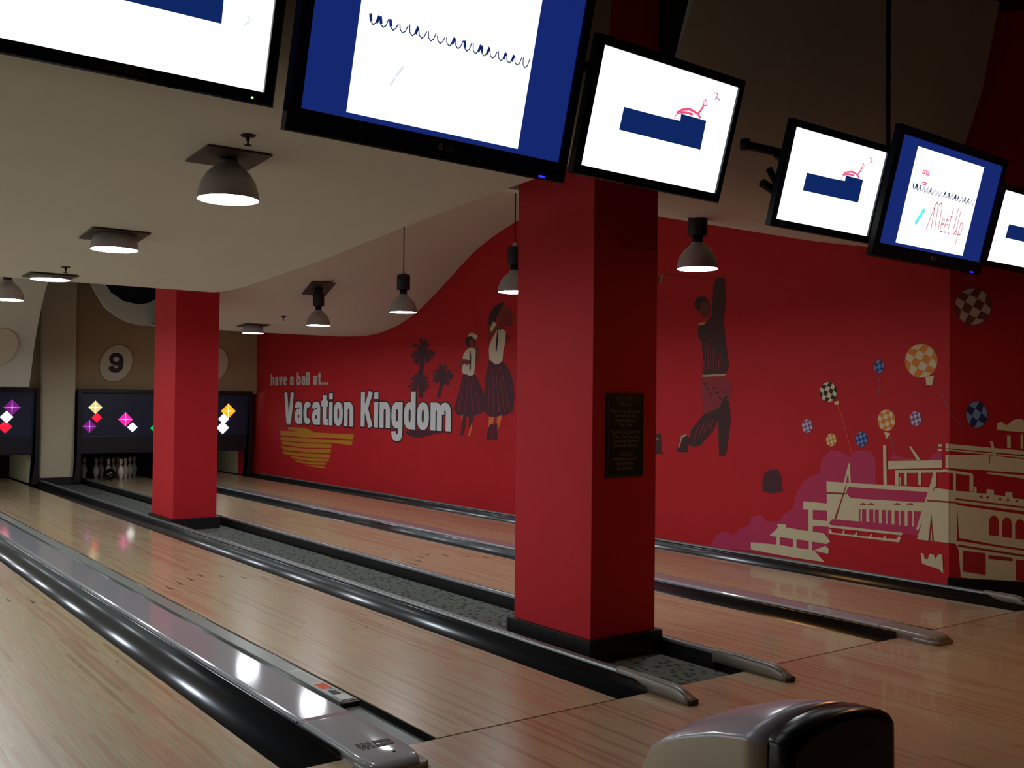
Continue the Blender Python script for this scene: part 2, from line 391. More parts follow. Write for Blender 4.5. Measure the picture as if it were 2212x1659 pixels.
  ('plum3',1,[(8.411,1.889),(8.49,1.843),(8.567,1.758),(8.511,1.743),(8.437,1.825),(8.365,1.866)]),
  ('plum2',2,[(8.464,1.856),(8.539,1.751),(8.447,1.809),(8.388,1.877)]),
  ('plum2',1,[(8.403,1.892),(8.525,1.859),(8.647,1.785),(8.598,1.763),(8.484,1.833),(8.373,1.863)]),
  ('plum2',2,[(8.505,1.867),(8.622,1.774),(8.489,1.821),(8.388,1.877)]),
  ('plum2',1,[(8.4,1.893),(8.528,1.866),(8.655,1.799),(8.609,1.776),(8.491,1.839),(8.376,1.862)]),
  ('plum2',2,[(8.51,1.874),(8.632,1.788),(8.493,1.828),(8.388,1.877)]),
  ('plum3',1,[(8.386,1.894),(8.519,1.901),(8.653,1.867),(8.623,1.837),(8.505,1.868),(8.39,1.861)]),
  ('plum2',2,[(8.513,1.906),(8.638,1.852),(8.496,1.86),(8.388,1.877)]),
  ('plum2',1,[(8.373,1.891),(8.504,1.932),(8.638,1.931),(8.634,1.898),(8.519,1.9),(8.403,1.863)]),
  ('plum2',2,[(8.512,1.937),(8.636,1.914),(8.495,1.891),(8.388,1.877)]),
  ('plum2',1,[(8.362,1.886),(8.437,1.946),(8.517,1.968),(8.543,1.939),(8.481,1.924),(8.413,1.869)]),
  ('plum2',2,[(8.46,1.957),(8.53,1.954),(8.443,1.91),(8.388,1.877)]),
  ('plum3',1,[(8.358,1.88),(8.396,1.973),(8.435,2.027),(8.493,2.017),(8.456,1.966),(8.418,1.874)]),
  ('plum2',2,[(8.427,1.991),(8.464,2.022),(8.41,1.944),(8.388,1.877)]),
  ('plum2',1,[(8.357,1.877),(8.357,1.961),(8.356,2.006),(8.418,2.008),(8.419,1.963),(8.419,1.878)]),
  ('plum2',2,[(8.388,1.983),(8.387,2.007),(8.372,1.937),(8.388,1.877)]),
  ('plum2',1,[(8.359,1.871),(8.302,1.956),(8.246,2.001),(8.297,2.02),(8.358,1.971),(8.417,1.883)]),
  ('plum2',2,[(8.331,1.985),(8.272,2.011),(8.314,1.939),(8.388,1.877)]),
  ('plum3',1,[(8.37,1.863),(8.263,1.902),(8.158,1.902),(8.162,1.934),(8.284,1.933),(8.406,1.891)]),
  ('plum2',2,[(8.274,1.939),(8.16,1.918),(8.258,1.893),(8.388,1.877)]),
  ('plum2',1,[(8.381,1.861),(8.25,1.875),(8.119,1.851),(8.102,1.882),(8.248,1.908),(8.395,1.893)]),
  ('plum2',2,[(8.249,1.913),(8.111,1.866),(8.233,1.867),(8.388,1.877)]),
  ('plum3',2,[(8.28,1.876),(8.294,1.847),(8.333,1.827),(8.387,1.82),(8.441,1.828),(8.481,1.85),(8.496,1.879),(8.483,1.908),(8.443,1.928),(8.389,1.935),(8.335,1.926),(8.295,1.905)]),
  ('plum3',1,[(8.431,1.88),(8.454,1.724),(8.531,1.554),(8.446,1.543),(8.369,1.716),(8.345,1.875)]),
 ],
 '0|painted_dancer_small': [
  ('cream2',1,[(7.504,2.361),(7.521,2.348),(7.552,2.34),(7.593,2.339),(7.638,2.345),(7.68,2.357),(7.712,2.374),(7.73,2.393),(7.73,2.411),(7.712,2.424),(7.68,2.432),(7.639,2.433),(7.594,2.427),(7.552,2.414),(7.521,2.397),(7.504,2.379)]),
  ('hair',2,[(7.563,2.308),(7.571,2.28),(7.596,2.256),(7.634,2.241),(7.679,2.237),(7.725,2.245),(7.764,2.263),(7.791,2.289),(7.801,2.318),(7.792,2.347),(7.767,2.37),(7.728,2.385),(7.683,2.389),(7.637,2.381),(7.598,2.363),(7.572,2.337)]),
  ('skin',3,[(7.575,2.295),(7.581,2.27),(7.598,2.251),(7.623,2.241),(7.652,2.242),(7.678,2.254),(7.696,2.275),(7.703,2.3),(7.697,2.325),(7.68,2.344),(7.654,2.354),(7.626,2.353),(7.6,2.341),(7.582,2.32)]),
  ('skin',1,[(7.872,2.119),(7.798,2.186),(7.747,2.157),(7.832,1.993),(7.868,1.925),(7.932,1.968)]),
  ('skin',1,[(7.551,2.219),(7.541,2.287),(7.479,2.257),(7.477,2.121),(7.51,2.0),(7.559,2.015)]),
  ('cream2',2,[(7.748,2.212),(7.687,2.231),(7.576,2.22),(7.538,2.178),(7.553,2.069),(7.558,1.96),(7.573,1.865),(7.666,1.846),(7.766,1.868),(7.842,1.876),(7.881,1.925),(7.857,2.001),(7.744,2.012),(7.859,2.091),(7.835,2.16)]),
  ('skin',3,[(7.846,2.084),(7.671,2.058),(7.633,2.03),(7.744,1.991),(7.85,2.036)]),
  ('hair',3,[(7.693,2.183),(7.668,2.182),(7.647,2.099),(7.656,1.921),(7.688,1.921),(7.681,2.072)]),
  ('plum',1,[(7.842,1.869),(7.544,1.864),(7.433,1.727),(7.347,1.619),(7.321,1.498),(7.271,1.378),(7.485,1.321),(7.704,1.289),(7.982,1.312),(8.087,1.395),(7.962,1.55),(7.914,1.717)]),
  ('plum2',2,[(7.841,1.841),(7.823,1.841),(8.027,1.361),(8.074,1.374)]),
  ('plum_l',2,[(7.808,1.841),(7.791,1.84),(7.935,1.362),(7.981,1.375)]),
  ('plum2',2,[(7.776,1.84),(7.758,1.84),(7.843,1.363),(7.889,1.376)]),
  ('plum_l',2,[(7.743,1.84),(7.726,1.84),(7.753,1.364),(7.799,1.378)]),
  ('plum2',2,[(7.711,1.839),(7.693,1.839),(7.664,1.366),(7.709,1.379)]),
  ('plum_l',2,[(7.679,1.839),(7.661,1.839),(7.575,1.367),(7.62,1.38)]),
  ('plum2',2,[(7.647,1.838),(7.629,1.838),(7.488,1.368),(7.532,1.381)]),
  ('plum_l',2,[(7.615,1.838),(7.597,1.838),(7.401,1.369),(7.445,1.382)]),
  ('plum2',2,[(7.583,1.838),(7.566,1.837),(7.316,1.37),(7.359,1.383)]),
  ('plum',1,[(7.855,1.314),(7.754,1.302),(7.777,1.164),(7.824,1.038),(7.912,1.022),(7.864,1.134)]),
  ('skin2',2,[(7.868,1.314),(7.83,1.315),(7.853,1.217),(7.879,1.231)]),
  ('plum',1,[(7.692,1.303),(7.582,1.319),(7.604,1.196),(7.651,1.099),(7.689,1.139)]),
  ('skin2',2,[(7.616,1.209),(7.592,1.21),(7.645,1.031),(7.699,1.029),(7.671,1.112)]),
 ],
 '0|painted_dancer_large': [
  ('hair',1,[(6.929,2.802),(6.883,2.785),(6.972,2.699),(7.051,2.612),(7.084,2.56),(7.246,2.503),(7.237,2.65),(7.111,2.762)]),
  ('skin',1,[(6.928,2.762),(6.849,2.743),(6.725,2.67),(6.658,2.562),(6.711,2.513),(6.879,2.549),(7.014,2.517),(7.051,2.612)]),
  ('maroon',2,[(6.904,2.655),(6.769,2.66),(6.691,2.577),(6.744,2.463),(6.901,2.497),(6.925,2.604)]),
  ('skin',1,[(7.269,2.464),(7.176,2.539),(7.107,2.535),(7.197,2.38),(7.253,2.248)]),
  ('cream2',2,[(7.142,2.557),(7.049,2.532),(7.151,2.418),(7.21,2.447)]),
  ('cream2',2,[(7.047,2.439),(6.911,2.445),(6.843,2.409),(6.852,2.285),(6.894,2.156),(6.914,2.032),(7.004,1.988),(7.085,1.992),(7.214,2.06),(7.228,2.194),(7.206,2.273),(7.127,2.363)]),
  ('skin',2,[(7.06,2.519),(6.901,2.497),(6.9,2.451),(7.047,2.446),(7.173,2.352),(7.197,2.393)]),
  ('hair',3,[(7.036,2.439),(7.013,2.437),(7.022,2.292),(7.042,2.161),(7.072,2.162),(7.061,2.294)]),
  ('maroon',2,[(6.842,2.376),(6.753,2.359),(6.773,2.256),(6.852,2.298)]),
  ('plum',1,[(7.225,2.04),(7.085,1.992),(6.993,1.988),(6.903,2.025),(6.756,1.904),(6.664,1.734),(6.639,1.567),(6.68,1.373),(6.856,1.318),(7.083,1.288),(7.27,1.324),(7.355,1.43),(7.323,1.605),(7.304,1.847)]),
  ('plum2',2,[(7.224,1.966),(7.203,1.966),(7.268,1.351),(7.306,1.364)]),
  ('plum_l',2,[(7.193,1.966),(7.172,1.965),(7.205,1.352),(7.242,1.365)]),
  ('plum2',2,[(7.163,1.965),(7.142,1.965),(7.142,1.353),(7.179,1.366)]),
  ('plum_l',2,[(7.133,1.964),(7.112,1.964),(7.079,1.354),(7.117,1.366)]),
  ('plum2',2,[(7.103,1.964),(7.082,1.963),(7.017,1.355),(7.054,1.367)]),
  ('plum_l',2,[(7.073,1.963),(7.052,1.963),(6.956,1.356),(6.993,1.368)]),
  ('plum2',2,[(7.043,1.962),(7.022,1.962),(6.895,1.357),(6.931,1.369)]),
  ('plum_l',2,[(7.013,1.962),(6.992,1.961),(6.834,1.357),(6.87,1.37)]),
  ('plum2',2,[(6.983,1.961),(6.963,1.961),(6.774,1.358),(6.81,1.371)]),
  ('plum_l',2,[(6.954,1.96),(6.933,1.96),(6.715,1.359),(6.75,1.372)]),
  ('plum2',2,[(6.924,1.96),(6.904,1.959),(6.655,1.36),(6.691,1.373)]),
  ('skin2',1,[(7.211,1.292),(7.083,1.294),(7.116,1.194),(7.172,1.126),(7.219,1.151)]),
  ('plum',2,[(7.185,1.192),(7.116,1.207),(7.135,0.995),(7.263,0.99),(7.242,1.111)]),
  ('skin2',1,[(7.026,1.302),(6.901,1.324),(6.966,1.185),(7.022,1.104)]),
  ('plum',2,[(7.093,1.208),(7.012,1.21),(7.02,0.999),(7.123,0.995),(7.102,1.115)]),
 ],
 '0|painted_golfer': [
  ('umber',1,[(3.199,2.78),(3.095,2.762),(3.082,2.535),(3.107,2.328),(3.078,2.119),(3.03,1.884),(3.075,1.799),(3.39,1.795),(3.367,1.901),(3.405,2.132),(3.454,2.188),(3.455,2.277),(3.431,2.329),(3.348,2.325),(3.266,2.408),(3.256,2.583),(3.245,2.705)]),
  ('hair',1,[(3.305,2.516),(3.309,2.492),(3.323,2.471),(3.345,2.455),(3.373,2.445),(3.404,2.443),(3.435,2.449),(3.463,2.463),(3.486,2.482),(3.501,2.505),(3.506,2.531),(3.502,2.555),(3.487,2.577),(3.465,2.593),(3.437,2.602),(3.405,2.604),(3.374,2.597),(3.346,2.584),(3.324,2.564),(3.31,2.541)]),
  ('skin3',2,[(3.285,2.459),(3.288,2.434),(3.298,2.412),(3.314,2.395),(3.333,2.384),(3.355,2.382),(3.378,2.387),(3.398,2.4),(3.414,2.419),(3.424,2.443),(3.428,2.468),(3.425,2.493),(3.415,2.515),(3.399,2.532),(3.379,2.543),(3.357,2.545),(3.335,2.539),(3.315,2.526),(3.299,2.507),(3.289,2.484)]),
  ('cream3',2,[(3.456,2.331),(3.364,2.335),(3.355,2.316),(3.419,2.302)]),
  ('cream3',2,[(3.388,1.795),(3.075,1.804),(3.075,1.782),(3.387,1.777)]),
  ('maroon',2,[(3.346,2.13),(3.331,2.129),(3.343,1.847),(3.362,1.856)]),
  ('maroon',2,[(3.312,2.107),(3.298,2.107),(3.303,1.846),(3.322,1.856)]),
  ('maroon',2,[(3.279,2.085),(3.265,2.085),(3.263,1.846),(3.282,1.855)]),
  ('maroon',2,[(3.246,2.063),(3.232,2.062),(3.223,1.845),(3.242,1.854)]),
  ('maroon',2,[(3.213,2.041),(3.199,2.04),(3.183,1.844),(3.202,1.853)]),
  ('maroon',2,[(3.18,2.019),(3.167,2.018),(3.144,1.843),(3.163,1.852)]),
  ('maroon',2,[(3.148,1.997),(3.134,1.996),(3.105,1.843),(3.123,1.852)]),
  ('maroon2',1,[(3.397,1.777),(3.075,1.776),(2.995,1.703),(3.005,1.583),(3.032,1.514),(3.164,1.461),(3.374,1.388),(3.388,1.6)]),
  ('umber',2,[(3.328,1.696),(3.34,1.692),(3.36,1.697),(3.376,1.707),(3.379,1.716),(3.366,1.72),(3.347,1.715),(3.331,1.705)]),
  ('umber',2,[(3.285,1.643),(3.297,1.639),(3.317,1.644),(3.333,1.654),(3.335,1.663),(3.323,1.667),(3.303,1.662),(3.288,1.652)]),
  ('umber',2,[(3.242,1.59),(3.254,1.586),(3.274,1.591),(3.29,1.601),(3.292,1.61),(3.28,1.614),(3.261,1.609),(3.245,1.599)]),
  ('umber',2,[(3.201,1.653),(3.213,1.649),(3.232,1.654),(3.248,1.664),(3.25,1.673),(3.239,1.677),(3.219,1.672),(3.204,1.662)]),
  ('umber',2,[(3.159,1.601),(3.171,1.597),(3.19,1.601),(3.205,1.611),(3.208,1.621),(3.196,1.624),(3.177,1.62),(3.162,1.61)]),
  ('umber',2,[(3.117,1.549),(3.129,1.545),(3.148,1.549),(3.163,1.559),(3.166,1.568),(3.154,1.572),(3.135,1.568),(3.12,1.558)]),
  ('umber',2,[(3.077,1.611),(3.088,1.607),(3.107,1.612),(3.122,1.621),(3.125,1.631),(3.113,1.634),(3.094,1.63),(3.079,1.62)]),
  ('umber',2,[(3.035,1.559),(3.047,1.556),(3.066,1.56),(3.081,1.57),(3.083,1.579),(3.072,1.582),(3.053,1.578),(3.038,1.569)]),
  ('umber',1,[(3.159,1.461),(3.084,1.583),(3.027,1.514),(3.003,1.36),(3.041,1.101),(3.072,0.979),(3.154,0.975),(3.166,1.252),(3.174,1.348),(3.231,1.233),(3.419,1.068),(3.527,1.055),(3.577,1.079),(3.541,1.224),(3.374,1.388)]),
  ('maroon',2,[(3.445,1.262),(3.421,1.263),(3.492,1.118),(3.511,1.121)]),
  ('maroon',2,[(3.373,1.291),(3.349,1.291),(3.42,1.16),(3.439,1.163)]),
  ('maroon',2,[(3.302,1.319),(3.279,1.319),(3.348,1.201),(3.367,1.204)]),
  ('maroon',2,[(3.232,1.347),(3.209,1.347),(3.278,1.242),(3.297,1.245)]),
  ('umber',1,[(3.738,0.991),(3.702,1.129),(3.665,1.175),(3.602,1.177),(3.565,1.134),(3.588,0.995)]),
  ('cream3',2,[(3.677,1.166),(3.61,1.181),(3.595,1.168),(3.664,1.144),(3.701,1.038),(3.718,1.037)]),
  ('maroon',1,[(3.21,2.76),(3.582,2.821),(3.964,2.894),(3.966,2.883),(3.584,2.811),(3.211,2.75)]),
  ('cream4',1,[(4.017,2.881),(3.951,2.887),(3.99,2.785),(4.016,2.791)]),
  ('maroon',1,[(4.055,2.785),(4.035,2.877),(4.017,2.881),(4.037,2.789)]),
 ],
 '0|painted_bag': [
  ('umber',1,[(4.183,1.168),(3.984,1.178),(3.969,0.971),(3.878,0.966),(4.18,0.946)]),
  ('cream4',2,[(4.089,1.143),(4.01,1.127),(4.009,1.108),(4.089,1.118)]),
 ],
 '0|painted_cap': [
  ('plum',1,[(2.599,0.666),(2.6,0.763),(2.579,0.841),(2.505,0.884),(2.418,0.882),(2.372,0.82),(2.357,0.684),(2.477,0.654)]),
 ],
 '1|painted_balloon_grey': [
  ('greyb',1,[(0.309,2.304),(0.304,2.262),(0.288,2.223),(0.262,2.191),(0.23,2.168),(0.192,2.156),(0.153,2.156),(0.116,2.169),(0.083,2.193),(0.057,2.226),(0.04,2.266),(0.034,2.309),(0.04,2.352),(0.056,2.391),(0.082,2.423),(0.115,2.446),(0.152,2.458),(0.192,2.457),(0.229,2.444),(0.262,2.42),(0.287,2.387),(0.303,2.347)]),
  ('greyc',2,[(0.135,2.448),(0.164,2.453),(0.19,2.451),(0.167,2.426),(0.148,2.4),(0.118,2.411),(0.086,2.419),(0.107,2.435)]),
  ('greyc',2,[(0.056,2.379),(0.085,2.361),(0.114,2.343),(0.1,2.312),(0.089,2.281),(0.064,2.303),(0.041,2.329),(0.047,2.355)]),
  ('greyc',2,[(0.148,2.4),(0.176,2.386),(0.204,2.37),(0.188,2.338),(0.172,2.307),(0.143,2.325),(0.114,2.343),(0.13,2.372)]),
  ('greyc',2,[(0.089,2.281),(0.114,2.261),(0.141,2.243),(0.125,2.211),(0.109,2.179),(0.09,2.194),(0.072,2.213),(0.079,2.248)]),
  ('greyc',2,[(0.235,2.433),(0.255,2.419),(0.272,2.4),(0.265,2.365),(0.256,2.332),(0.23,2.352),(0.204,2.37),(0.219,2.402)]),
  ('greyc',2,[(0.172,2.307),(0.201,2.289),(0.23,2.271),(0.215,2.242),(0.197,2.214),(0.169,2.227),(0.141,2.243),(0.157,2.275)]),
  ('greyc',2,[(0.256,2.332),(0.28,2.31),(0.302,2.284),(0.297,2.259),(0.288,2.235),(0.259,2.253),(0.23,2.271),(0.244,2.301)]),
  ('greyc',2,[(0.197,2.214),(0.227,2.203),(0.258,2.195),(0.237,2.179),(0.21,2.166),(0.181,2.161),(0.155,2.162),(0.177,2.187)]),
 ],
 '0|painted_balloon_yellow_large': [
  ('amber',1,[(0.793,1.871),(0.798,1.832),(0.815,1.796),(0.842,1.766),(0.877,1.745),(0.917,1.734),(0.96,1.735),(1.0,1.747),(1.037,1.77),(1.065,1.801),(1.083,1.838),(1.09,1.879),(1.084,1.92),(1.066,1.956),(1.038,1.986),(1.002,2.007),(0.961,2.017),(0.918,2.015),(0.878,2.002),(0.843,1.979),(0.816,1.948),(0.798,1.911)]),
  ('cream5',2,[(0.98,2.008),(0.948,2.012),(0.92,2.01),(0.944,1.987),(0.966,1.963),(0.998,1.974),(1.033,1.982),(1.01,1.997)]),
  ('cream5',2,[(1.066,1.945),(1.034,1.927),(1.002,1.91),(1.017,1.882),(1.03,1.852),(1.057,1.873),(1.082,1.898),(1.076,1.923)]),
  ('cream5',2,[(0.966,1.963),(0.935,1.949),(0.905,1.934),(0.922,1.905),(0.939,1.875),(0.97,1.892),(1.002,1.91),(0.985,1.937)]),
  ('cream5',2,[(1.03,1.852),(1.002,1.833),(0.973,1.816),(0.99,1.786),(1.007,1.757),(1.029,1.771),(1.048,1.788),(1.041,1.821)]),
  ('cream5',2,[(0.871,1.992),(0.851,1.978),(0.832,1.96),(0.839,1.928),(0.849,1.898),(0.877,1.917),(0.905,1.934),(0.888,1.963)]),
  ('cream5',2,[(0.939,1.875),(0.908,1.858),(0.877,1.841),(0.893,1.814),(0.912,1.788),(0.943,1.801),(0.973,1.816),(0.956,1.846)]),
  ('cream5',2,[(0.849,1.898),(0.823,1.877),(0.8,1.853),(0.805,1.829),(0.815,1.807),(0.846,1.824),(0.877,1.841),(0.862,1.869)]),
  ('cream5',2,[(0.912,1.788),(0.88,1.778),(0.846,1.77),(0.869,1.755),(0.898,1.744),(0.93,1.739),(0.958,1.741),(0.933,1.764)]),
  ('cream5',2,[(0.899,1.742),(0.822,1.753),(0.841,1.67),(0.892,1.676)]),
  ('lilac',1,[(0.843,1.728),(0.779,1.645),(0.741,1.562),(0.694,1.464),(0.694,1.478),(0.735,1.565),(0.774,1.647),(0.838,1.731)]),
 ],
 '1|painted_balloon_yellow_large': [
  ('lilac',1,[(-0.003,1.464),(-0.0,1.456),(0.054,1.387),(0.098,1.317),(0.102,1.321),(0.059,1.39),(0.005,1.46),(-0.003,1.478)]),
 ],
 '0|painted_balloon_checked_black': [
  ('black',1,[(1.76,1.618),(1.763,1.592),(1.774,1.567),(1.791,1.547),(1.813,1.533),(1.838,1.525),(1.865,1.525),(1.891,1.532),(1.913,1.546),(1.931,1.567),(1.942,1.591),(1.946,1.618),(1.943,1.645),(1.932,1.669),(1.914,1.69),(1.892,1.704),(1.866,1.711),(1.84,1.711),(1.814,1.703),(1.792,1.689),(1.775,1.668),(1.764,1.644)]),
  ('cream5',2,[(1.878,1.705),(1.858,1.708),(1.841,1.707),(1.856,1.692),(1.869,1.675),(1.89,1.682),(1.911,1.687),(1.897,1.697)]),
  ('cream5',2,[(1.932,1.662),(1.912,1.651),(1.892,1.64),(1.901,1.621),(1.909,1.601),(1.926,1.615),(1.942,1.631),(1.938,1.647)]),
  ('cream5',2,[(1.869,1.675),(1.85,1.667),(1.831,1.658),(1.842,1.638),(1.852,1.618),(1.872,1.629),(1.892,1.64),(1.881,1.658)]),
  ('cream5',2,[(1.909,1.601),(1.892,1.589),(1.874,1.578),(1.884,1.558),(1.895,1.538),(1.908,1.547),(1.92,1.559),(1.916,1.581)]),
  ('cream5',2,[(1.81,1.697),(1.797,1.688),(1.785,1.676),(1.789,1.655),(1.796,1.635),(1.813,1.647),(1.831,1.658),(1.821,1.677)]),
  ('cream5',2,[(1.852,1.618),(1.833,1.607),(1.813,1.596),(1.824,1.578),(1.835,1.561),(1.855,1.569),(1.874,1.578),(1.863,1.598)]),
  ('cream5',2,[(1.796,1.635),(1.779,1.621),(1.764,1.605),(1.768,1.589),(1.774,1.575),(1.793,1.586),(1.813,1.596),(1.804,1.615)]),
  ('cream5',2,[(1.835,1.561),(1.815,1.554),(1.794,1.55),(1.808,1.539),(1.827,1.531),(1.846,1.528),(1.864,1.528),(1.849,1.544)]),
  ('cream5',2,[(1.79,1.527),(1.744,1.54),(1.739,1.508),(1.774,1.504)]),
  ('orange',1,[(1.763,1.519),(1.724,1.429),(1.678,1.302),(1.647,1.2),(1.609,1.086),(1.602,1.088),(1.64,1.202),(1.671,1.303),(1.717,1.431),(1.756,1.522)]),
 ],
 '0|painted_balloon_blue_top': [
  ('blue',1,[(1.285,1.835),(1.287,1.819),(1.293,1.805),(1.302,1.793),(1.313,1.784),(1.327,1.78),(1.341,1.78),(1.355,1.785),(1.367,1.794),(1.376,1.806),(1.382,1.821),(1.384,1.837),(1.382,1.853),(1.376,1.867),(1.367,1.879),(1.355,1.887),(1.342,1.892),(1.328,1.891),(1.314,1.886),(1.302,1.877),(1.293,1.865),(1.287,1.85)]),
  ('bluel',2,[(1.348,1.888),(1.334,1.89),(1.322,1.887),(1.332,1.874),(1.341,1.86),(1.355,1.867),(1.37,1.873),(1.361,1.882)]),
  ('bluel',2,[(1.381,1.851),(1.368,1.839),(1.355,1.829),(1.361,1.813),(1.366,1.796),(1.374,1.807),(1.38,1.821),(1.382,1.837)]),
  ('bluel',2,[(1.341,1.86),(1.327,1.851),(1.313,1.842),(1.32,1.827),(1.328,1.812),(1.342,1.82),(1.355,1.829),(1.348,1.845)]),
  ('bluel',2,[(1.303,1.875),(1.295,1.864),(1.289,1.85),(1.287,1.834),(1.288,1.821),(1.301,1.832),(1.313,1.842),(1.307,1.858)]),
  ('bluel',2,[(1.328,1.812),(1.314,1.805),(1.299,1.799),(1.308,1.79),(1.321,1.784),(1.334,1.782),(1.346,1.784),(1.337,1.797)]),
  ('lilac',1,[(1.349,1.767),(1.327,1.686),(1.351,1.574),(1.344,1.573),(1.32,1.686),(1.342,1.768)]),
 ],
 '0|painted_balloon_lilac_left': [
  ('violet',1,[(2.019,1.306),(2.021,1.289),(2.029,1.272),(2.04,1.258),(2.054,1.248),(2.071,1.242),(2.089,1.241),(2.105,1.246),(2.12,1.255),(2.132,1.269),(2.139,1.285),(2.142,1.303),(2.14,1.321),(2.132,1.338),(2.121,1.352),(2.106,1.363),(2.089,1.368),(2.072,1.368),(2.055,1.364),(2.04,1.354),(2.029,1.341),(2.022,1.324)]),
  ('lilacl',2,[(2.097,1.363),(2.084,1.366),(2.072,1.366),(2.083,1.355),(2.091,1.344),(2.105,1.348),(2.119,1.351),(2.11,1.358)]),
  ('lilacl',2,[(2.132,1.333),(2.119,1.326),(2.106,1.319),(2.112,1.306),(2.118,1.292),(2.129,1.301),(2.139,1.312),(2.137,1.323)]),
  ('lilacl',2,[(2.091,1.344),(2.079,1.338),(2.066,1.332),(2.073,1.319),(2.08,1.305),(2.093,1.312),(2.106,1.319),(2.099,1.332)]),
  ('lilacl',2,[(2.118,1.292),(2.106,1.285),(2.094,1.278),(2.101,1.264),(2.108,1.25),(2.117,1.256),(2.125,1.264),(2.122,1.278)]),
  ('lilacl',2,[(2.052,1.359),(2.044,1.354),(2.036,1.346),(2.039,1.331),(2.043,1.317),(2.054,1.325),(2.066,1.332),(2.059,1.346)]),
  ('lilacl',2,[(2.08,1.305),(2.067,1.298),(2.054,1.291),(2.061,1.278),(2.069,1.266),(2.082,1.271),(2.094,1.278),(2.087,1.291)]),
  ('lilacl',2,[(2.043,1.317),(2.032,1.308),(2.022,1.298),(2.024,1.287),(2.028,1.277),(2.041,1.284),(2.054,1.291),(2.048,1.304)]),
  ('lilacl',2,[(2.069,1.266),(2.056,1.262),(2.042,1.259),(2.051,1.252),(2.063,1.247),(2.076,1.244),(2.088,1.244),(2.078,1.255)]),
 ],
 '0|painted_balloon_yellow_small': [
  ('amber',1,[(1.762,1.19),(1.764,1.174),(1.771,1.158),(1.781,1.145),(1.795,1.136),(1.81,1.13),(1.826,1.13),(1.842,1.134),(1.856,1.142),(1.867,1.154),(1.874,1.169),(1.876,1.186),(1.874,1.203),(1.867,1.218),(1.856,1.231),(1.843,1.24),(1.827,1.246),(1.811,1.246),(1.795,1.242),(1.782,1.233),(1.771,1.221),(1.764,1.206)]),
  ('cream5',2,[(1.834,1.241),(1.822,1.244),(1.811,1.244),(1.821,1.234),(1.829,1.223),(1.842,1.227),(1.855,1.229),(1.846,1.236)]),
  ('cream5',2,[(1.867,1.213),(1.855,1.207),(1.843,1.201),(1.849,1.189),(1.853,1.176),(1.864,1.184),(1.873,1.194),(1.871,1.204)]),
  ('cream5',2,[(1.829,1.223),(1.817,1.219),(1.806,1.213),(1.812,1.201),(1.819,1.188),(1.831,1.194),(1.843,1.201),(1.836,1.212)]),
  ('cream5',2,[(1.853,1.176),(1.843,1.169),(1.832,1.163),(1.838,1.15),(1.845,1.138),(1.853,1.143),(1.86,1.15),(1.857,1.163)]),
  ('cream5',2,[(1.793,1.238),(1.785,1.233),(1.777,1.226),(1.78,1.213),(1.784,1.2),(1.795,1.207),(1.806,1.213),(1.799,1.226)]),
  ('cream5',2,[(1.819,1.188),(1.807,1.182),(1.795,1.175),(1.801,1.164),(1.808,1.153),(1.82,1.157),(1.832,1.163),(1.825,1.175)]),
  ('cream5',2,[(1.784,1.2),(1.774,1.192),(1.765,1.182),(1.767,1.172),(1.771,1.163),(1.783,1.169),(1.795,1.175),(1.789,1.187)]),
  ('cream5',2,[(1.808,1.153),(1.796,1.149),(1.783,1.147),(1.792,1.14),(1.803,1.135),(1.815,1.132),(1.826,1.132),(1.816,1.142)]),
 ],
 '0|painted_balloon_blue_low': [
  ('blue',1,[(1.447,1.208),(1.449,1.189),(1.456,1.172),(1.467,1.158),(1.481,1.147),(1.498,1.141),(1.515,1.14),(1.531,1.145),(1.545,1.154),(1.557,1.168),(1.564,1.185),(1.567,1.204),(1.564,1.222),(1.557,1.24),(1.546,1.254),(1.532,1.265),(1.515,1.271),(1.498,1.271),(1.482,1.266),(1.468,1.257),(1.456,1.243),(1.449,1.226)]),
  ('bluel',2,[(1.523,1.266),(1.51,1.269),(1.499,1.269),(1.509,1.257),(1.517,1.246),(1.53,1.25),(1.544,1.253),(1.535,1.26)]),
  ('bluel',2,[(1.557,1.234),(1.544,1.227),(1.532,1.22),(1.538,1.207),(1.543,1.193),(1.554,1.202),(1.564,1.212),(1.561,1.224)]),
  ('bluel',2,[(1.517,1.246),(1.505,1.24),(1.493,1.234),(1.5,1.22),(1.506,1.206),(1.519,1.213),(1.532,1.22),(1.525,1.233)]),
  ('bluel',2,[(1.543,1.193),(1.532,1.185),(1.52,1.178),(1.527,1.163),(1.534,1.149),(1.542,1.155),(1.55,1.163),(1.547,1.178)]),
  ('bluel',2,[(1.479,1.262),(1.471,1.256),(1.463,1.248),(1.466,1.233),(1.47,1.219),(1.481,1.227),(1.493,1.234),(1.486,1.248)]),
  ('bluel',2,[(1.506,1.206),(1.494,1.199),(1.481,1.192),(1.488,1.179),(1.495,1.166),(1.508,1.171),(1.52,1.178),(1.513,1.192)]),
  ('bluel',2,[(1.47,1.219),(1.46,1.21),(1.45,1.199),(1.452,1.188),(1.456,1.177),(1.469,1.185),(1.481,1.192),(1.475,1.205)]),
  ('bluel',2,[(1.495,1.166),(1.483,1.162),(1.469,1.159),(1.478,1.152),(1.49,1.146),(1.503,1.143),(1.514,1.143),(1.504,1.154)]),
 ],
 '0|painted_balloon_yellow_mid': [
  ('amber',1,[(1.176,1.377),(1.179,1.351),(1.189,1.327),(1.205,1.307),(1.225,1.292),(1.249,1.284),(1.274,1.283),(1.297,1.29),(1.318,1.304),(1.335,1.323),(1.345,1.347),(1.349,1.374),(1.346,1.4),(1.335,1.425),(1.319,1.445),(1.298,1.46),(1.274,1.467),(1.25,1.468),(1.226,1.461),(1.206,1.447),(1.19,1.427),(1.179,1.403)]),
